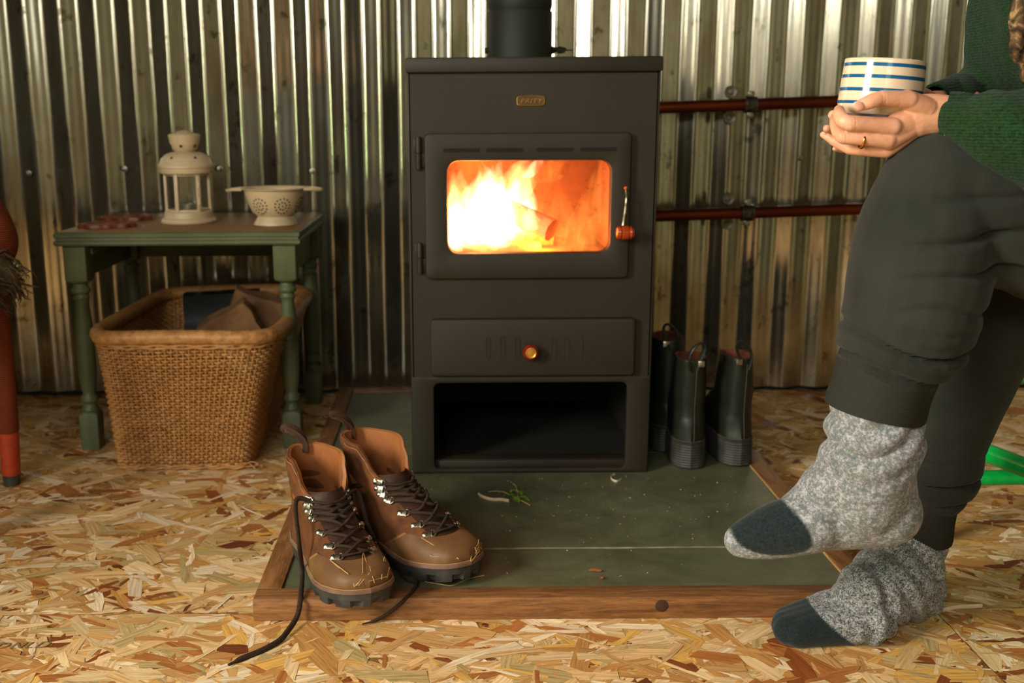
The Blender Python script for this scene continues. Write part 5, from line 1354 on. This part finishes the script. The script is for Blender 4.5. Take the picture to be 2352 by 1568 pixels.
def folds(co):
    out = np.zeros(len(co)); 
    n1 = np_noise(co, 8, 3.0); n2 = np_noise(co, 22, 7.0)
    left = co[:, 1] < 1.262
    d = co-kL; t = d @ axL/LLn; lat = (co[:, 0]-(kL[0]+axL[0]*t*LLn))
    ph = t*LLn+4.2*lat*lat+.016*n1-lat*.16
    w = np.exp(-((t-.86)/.12)**2)*left
    out += w*(.0130*(.35-np.exp(-(np.sin(ph*pi/.030+n2*.5)/.30)**2))+.0015*np.sin(ph*2*pi/.014+n1*4))
    # long soft folds over the knee and thigh
    tt = co[:, 2]-(.50+.30*(co[:, 0]-.55))
    w2 = np.exp(-((co[:, 2]-.55)/.09)**2)*np.clip((co[:, 0]-.47)/.05, 0, 1)*np.clip((.80-co[:, 0])/.08, 0, 1)*left
    out += w2*.0100*(.3-np.exp(-(np.sin((co[:, 2]*.9+(co[:, 0]-.55)**2*2.2)*pi/.040+n1*2.4)/.34)**2))
    # right leg bunching
    dR = co-kR; tR = dR @ axR/LRn; latR = co[:, 0]-(kR[0]+axR[0]*tR*LRn)
    wr = np.exp(-((tR-.88)/.13)**2)*(~left)
    out += wr*.0130*(.35-np.exp(-(np.sin((tR*LRn+latR*.25)*pi/.034+n1*1.0)/.32)**2))
    out += .0050*n1+.0015*n2
    return out
disp(tr, folds); tr.materials.append(M_JOG); place('joggers', rel(tr), person)
def cuff(name, st, ribs=60, th=.003):
    """open tube: st = list of (centre, radius); folded back on itself to give thickness"""
    ps = [Vector(p) for p, r in st]; rr = [r for p, r in st]; m = MB(); prev = None; out = []; inn = []
    for i, p in enumerate(ps):
        t = (ps[min(i+1, len(ps)-1)]-ps[max(i-1, 0)]).normalized(); x = prev if prev is not None else Vector((0, 1, 0)); x = (x-t*x.dot(t)).normalized(); y = t.cross(x); prev = x
        for L_, dr in ((out, 0), (inn, -th)):
            L_.append([p-po+(x*math.cos(2*pi*k/120)+y*math.sin(2*pi*k/120))*(rr[i]+dr+(.0004*math.cos(2*pi*k/120*ribs) if dr == 0 else 0)+.0008*mnoise.noise((k*.12, i*.4, 1))) for k in range(120)])
    m.rings(out+inn[::-1]); return m.build(name, M_CUFF, person, smooth=60)
cuff('ankle_cuff', [pc(2055, 800, 1.165, 100), pc(2044, 832, 1.165, 112), pc(2032, 862, 1.165, 112), pc(2022, 895, 1.165, 109), pc(2010, 935, 1.165, 111), pc(2007, 946, 1.165, 109)])
cuff('ankle_cuff', [pc(2142, 1115, 1.362, 60), pc(2136, 1150, 1.363, 60), pc(2131, 1190, 1.364, 57), pc(2127, 1232, 1.365, 56), pc(2126, 1242, 1.365, 54)])
# seam on the cuff
# --- socks
m = MB()
chain(m, [pc(2018, 880, 1.165, 92), pc(2006, 950, 1.165, 99), pc(2006, 1010, 1.165, 108), pc(1990, 1080, 1.167, 104), pc(1985, 1140, 1.17, 96)])
chain(m, [pc(2050, 990, 1.160, 66), pc(2058, 1020, 1.158, 62)]); capsule(m, *[v for v in (pc(2040, 1085, 1.170, 60)[0], pc(2036, 1170, 1.170, 60)[0])], .030, .037)
chain(m, [pc(1965, 1085, 1.172, 88), pc(1880, 1160, 1.188, 70)]); chain(m, [pc(2034, 1176, 1.170, 80), pc(1950, 1176, 1.180, 86), pc(1860, 1190, 1.192, 78)], sq=((0, 1, 0), .92))
for dy, r0, r1_ in ((-.012, 66, 40), (.022, 62, 38)):
    chain(m, [pc(1870, 1196, 1.19+dy, 72), pc(1790, 1216, 1.20+dy, r0), pc(1735, 1232, 1.205+dy, 52), pc(1703, 1240, 1.208+dy, r1_)])
sk = voxel(m, .0024, 6)
def sockf(cA, cB, lam, amp, c, w, curv=6):
    cA, cB = np.array(cA), np.array(cB); ax = cB-cA; Ln = np.linalg.norm(ax); ax = ax/Ln
    def fn(co):
        t = (co-cA) @ ax; n1 = np_noise(co, 14, 2); lat = co[:, 0]-(cA+np.outer(t, ax))[:, 0]
        return amp*np.exp(-((t/Ln-c)/w)**2)*(np.abs(np.sin((t+lat*.35+lat*lat*curv)*pi/lam+n1*1.2))-.6)+.0008*n1
    return fn
disp(sk, sockf(P(2010, 930, Y=1.165), P(2040, 1150, Y=1.165), .034, .0095, .26, .33))
def toemask(me, a, b, w=.0018, extra=None):
    a, b = np.array(a), np.array(b); n = len(me.vertices); co = np.empty(n*3, np.float32); me.vertices.foreach_get('co', co); co = co.reshape(-1, 3)
    ax = (b-a)/np.linalg.norm(b-a); d = (co-a) @ ax; mk = np.clip(d/w+.5, 0, 1)
    if extra is not None: mk = np.maximum(mk, extra(co))
    at = me.attributes.new('toe', 'FLOAT', 'POINT'); at.data.foreach_set('value', mk.astype(np.float32))
ta, tb2 = P(1822, 1215, Y=1.20), P(1700, 1242, Y=1.205)
def toe_shape(co):   # the dark toe cap wraps the upper side only
    return np.zeros(len(co))
toemask(sk, ta, tb2); 
av = sk.attributes['toe']; 
co = np.empty(len(sk.vertices)*3, np.float32); sk.vertices.foreach_get('co', co); co = co.reshape(-1, 3)
zb = P(1760, 1268, Y=1.19).z; mk = np.empty(len(sk.vertices), np.float32); av.data.foreach_get('value', mk)
pe = P(1754, 1212, Y=1.20); ex = (co[:, 0]-pe.x)/(mpp(pe)*80); ez = (co[:, 2]-pe.z)/(mpp(pe)*38); ez, ex = ez-.12*ex, ex+.1*ez; mk = np.clip((1-np.sqrt(ex**2+np.where(ez > 0, ez*.4, ez)**2))*9+.5, 0, 1); av.data.foreach_set('value', mk)
sk.materials.append(M_SOCKA); place('sock', rel(sk), person, label='grey marled sock with a dark toe, on the raised foot')
# planted foot
def fz(px, py, r): p = P(px, py, Z=0.0015); return Vector((p.x, p.y, r*.96))
ht = fz(2096, 1412, .040); bt = fz(1975, 1452, .037); tt_ = fz(1850, 1460, .026)
m = MB()
chain(m, [(P(2128, 1205, Y=1.366), .029), (P(2112, 1250, Y=1.370), .036), (P(2072, 1300, Y=1.372), .056), (P(2066, 1340, Y=1.372), .054)])
capsule(m, ht, P(2100, 1320, Y=1.385), .040, .040)
chain(m, [(ht, .041), (ht.lerp(bt, .5)+Vector((0, 0, .022)), .050), (bt, .042)])
capsule(m, P(2050, 1320, Y=1.37), bt+Vector((0, 0, .018)), .052, .040)
fd = (tt_-ht); fd.z = 0; fd.normalize(); sd = Vector((fd.y, -fd.x, 0))
for s_, tl, r_ in ((-.018, .030, .025), (-.006, .036, .026), (.006, .030, .026), (.018, .020, .025)):
    chain(m, [(bt+sd*s_*1.1+Vector((0, 0, -.004)), .033), (bt.lerp(tt_, .6)+sd*s_+Vector((0, 0, -.005)), .027), (tt_+sd*s_*.9+fd*tl*.9+Vector((0, 0, -.006)), r_*.82)])
sk2 = voxel(m, .0024, 6)
axf = np.array(fd)
def f2(co):
    n1 = np_noise(co, 16, 5); t = (co-np.array(bt)) @ axf
    a = .0085*np.exp(-((t+.085)/.08)**2)*(np.abs(np.sin((t*.75-co[:, 2]*.55)*pi/.030+n1*1.5))**.8-.6)
    b = .0030*np.exp(-((t-.0)/.03)**2)*np.sin((t)*2*pi/.03+n1)
    return a+b+.0008*n1
disp(sk2, f2)
n = len(sk2.vertices); co = np.empty(n*3, np.float32); sk2.vertices.foreach_get('co', co); co = co.reshape(-1, 3); co[:, 2] = np.maximum(co[:, 2], .0012); sk2.vertices.foreach_set('co', co.ravel())
q1 = P(1880, 1420, Y=tt_.y); hp = np.array(P(2150, 1292, Y=1.40))
ta2 = bt.lerp(tt_, .34)
q1, q2 = P(1838, 1372, Y=1.30), P(1978, 1492, Y=1.28); qd = (q2-q1); qn = Vector((qd.z, 0, -qd.x)).normalized(); qn = qn if qn.x < 0 else -qn
toemask(sk2, (q1+q2)/2, (q1+q2)/2+qn*.02, .002, lambda co: (np.linalg.norm((co-hp)*np.array([1, .6, 1.0]), axis=1) < .016).astype(float))
sk2.materials.append(M_SOCKB); place('sock', rel(sk2), person, label='grey speckled sock with a black toe, on the planted foot')
# folded sock cuff bunched above the planted ankle
# --- sweater
m = MB()
chain(m, [(Vector((.99, 1.30, .62)), .125), (Vector((.90, 1.30, .68)), .13), (Vector((.765, 1.29, .79)), .126), (Vector((.765, 1.28, .95)), .115)], sq=((0, 1, 0), 1.45))
capsule(m, LSH+Vector((.0, .02, -.01)), RSH+Vector((0, -.02, -.01)), .075, .075)
chain(m, [(LSH, .072), ((LSH+LEL)/2, .066), (LEL, .062)]); 
chain(m, [(LEL, .062), pc(2420, 340, 1.10, 118), pc(2320, 305, 1.115, 98), pc(2250, 285, 1.135, 68), pc(2205, 267, 1.152, 50)])
chain(m, [(RSH, .072), ((RSH+REL)/2, .066), (REL, .062)]); chain(m, [(REL, .060), (RWR.lerp(REL, .6), .048), (RWR.lerp(REL, .32), .038), (RWR.lerp(REL, .16), .031)])
capsule(m, Vector((.72, 1.28, 1.02)), Vector((.705, 1.28, 1.055)), .068, .064)
sw = voxel(m, .0042, 6)
def swf(co):
    n1 = np_noise(co, 11, 1); n2 = np_noise(co, 30, 8)
    return .004*n1+.0015*n2+.003*np.sin((co[:, 0]+.4*co[:, 2])*2*pi/.06+n1*3)*np.exp(-((co[:, 2]-.70)/.10)**2)
disp(sw, swf); sw.materials.append(M_KNIT); swo = place('sweater', rel(sw), person)
M_KCUFF = M_KNIT
def kcuff(st):
    ps = [p for p, r in st]; m = MB(); out = []; inn = []; prev = Vector((0, 1, 0))
    for i, (p, r) in enumerate(st):
        t = (ps[min(i+1, len(ps)-1)]-ps[max(i-1, 0)]).normalized(); x = (prev-t*prev.dot(t)).normalized(); y = t.cross(x); prev = x
        for L_, dr in ((out, 0), (inn, -.003)):
            L_.append([p-po+(x*.80*math.cos(2*pi*k/96)+y*math.sin(2*pi*k/96))*(r+dr+(.0007*math.cos(k*2*pi/96*32) if dr == 0 else 0)) for k in range(96)])
    m.rings(out+inn[::-1]); m.build('sleeve_cuff', M_KCUFF, person, smooth=80)
kcuff([pc(2222, 274, 1.150, 57), pc(2206, 270, 1.154, 56), pc(2188, 266, 1.158, 55), pc(2174, 266, 1.161, 54), pc(2169, 265, 1.162, 52)])
kcuff([(RWR.lerp(REL, .26), .031), (RWR.lerp(REL, .18), .032), (RWR.lerp(REL, .09), .029), (RWR.lerp(REL, .02), .027), (RWR.lerp(REL, .0), .026)])
# patterned scarf hanging from the neck
def scarfm():
    t = NT('scarf_cloth'); v = t.obj(); n = t.noise(v, 60, 4, .7, 1.0)
    t.base(t.ramp(n.outputs[0], [(.42, srgb(30, 24, 16)), (.55, srgb(84, 62, 38)), (.66, srgb(150, 118, 80))]), .9, 0, .2); t.bump(n.outputs[0], .4, .001); return t.m
m = MB()
chain(m, [pc(2420, -60, 1.09, 40), pc(2352, 20, 1.075, 36), pc(2345, 60, 1.07, 34), pc(2362, 130, 1.07, 34), pc(2385, 190, 1.075, 26)], sq=((0, 1, 0), .6))
chain(m, [(HD+Vector((.03, -.06, -.15)), .03), (HD+Vector((-.03, 0, -.165)), .03), (HD+Vector((.03, .06, -.15)), .03), (HD+Vector((.10, .0, -.13)), .03), (HD+Vector((.03, -.06, -.15)), .03)])
chain(m, [(HD+Vector((.02, -.07, -.16)), .03), pc(2460, -200, 1.12, 44), pc(2420, -60, 1.09, 40)])
me = voxel(m, .004, 5); disp(me, lambda co: .003*np.sin(co[:, 0]*420)+.002*np_noise(co, 30)); me.materials.append(scarfm()); place('scarf', rel(me), person)
# --- ring
M_GOLD = simple('gold', srgb(240, 170, 84), srgb(226, 150, 70), .18, 1.0, bump=0)
rc_ = P(1860+720/6.03, 120+1222/6.03, Y=1.1585); k = mpp(rc_); m = MB(); ax = (P(1860+470/6.03, 120+1165/6.03, Y=1.162)-P(1860+1080/6.03, 120+1215/6.03, Y=1.160)).normalized(); x = ax.orthogonal().normalized(); y = ax.cross(x)
R_ = 18.4*k; rs = []
for i in range(49):
    a = 2*pi*i/48; d_ = x*math.cos(a)+y*math.sin(a); rs.append([d_*R_+d_*.0007*math.cos(b_)+ax*.0016*math.sin(b_) for b_ in [2*pi*j/10 for j in range(10)]])
m.rings(rs); tag(m.build('wedding_ring', M_GOLD, None, smooth=180, loc=rc_), 'plain gold ring on the left hand holding the mug', 'ring')
# --- mug
mugY = 1.200; mc = P(2024, 205, Y=mugY); kk = mpp(mc)
mug = thing('striped_mug', 'cream mug with thin blue horizontal stripes held in both hands', 'mug', (mc.x, mc.y, mc.z)); mug.rotation_euler = (0, math.radians(4.2), 0)
yy = lambda py: (205-py)*kk*1.0
Rt, Rb = 87.5*kk, 91*kk
def rad(z):
    zb_ = yy(238); 
    if z >= zb_: return interp(z, [zb_, yy(143)], [Rb, Rt])
    f = min(1, (zb_-z)/(zb_-yy(274))); return Rb*(1-.52*f**2.2)
prof = []
zz = list(np.linspace(yy(274), yy(238), 14))+list(np.linspace(yy(238), yy(143), 20))[1:]
stripes = [155.0, 181.0, 210.0, 238.4, 266.5]
M_MUG = simple('mug_glaze', srgb(212, 188, 160), srgb(204, 180, 150), .12, bump=0, spec=.6); M_BLUE = simple('mug_blue_stripe', srgb(24, 84, 124), srgb(20, 74, 112), .12, bump=0)
prof = [(.0001, yy(273)), (rad(yy(274))*.9, yy(273)), (rad(yy(274)), yy(275)), (rad(yy(273.5)), yy(273.5))]+[(rad(z), z) for z in zz[1:]]+[(Rt-.0006, yy(141.2)), (Rt-.0018, yy(140.5)), (Rt-.0032, yy(141.5)), (Rt-.0042, yy(146)), (Rb-.0045, yy(236)), (Rb*.7, yy(262)), (.0001, yy(265))]
m = MB(); m.lathe(prof, 64); cup = m.build('cup', M_MUG, mug, smooth=60)
for s_ in stripes:
    m = MB(); h = 3.9 if s_ < 230 else 3.4; zs_ = [yy(s_+h), yy(s_+h*.3), yy(s_-h*.3), yy(s_-h)]
    m.lathe([(rad(z)+.00015, z) for z in zs_], 64); m.build('stripe', M_BLUE, cup, smooth=80)
m = MB(); a0 = .15   # handle points away from the camera, to the stove side
pts = [(0, Rb-.003, yy(165)), (0, Rb+.018, yy(160)), (0, Rb+.030, yy(185)), (0, Rb+.027, yy(215)), (0, Rb+.006, yy(232)), (0, Rb-.004, yy(234))]
m.tube(catmull(pts, 6), .0048, 12, flat=1.3); m.build('handle', M_MUG, mug, smooth=80)
m = MB(); m.lathe([(Rt-.0045, yy(158)), (Rt*.5, yy(158)), (.0001, yy(158))], 48); m.build('tea', simple('tea', srgb(110, 60, 28), rough=.05, bump=0), mug)
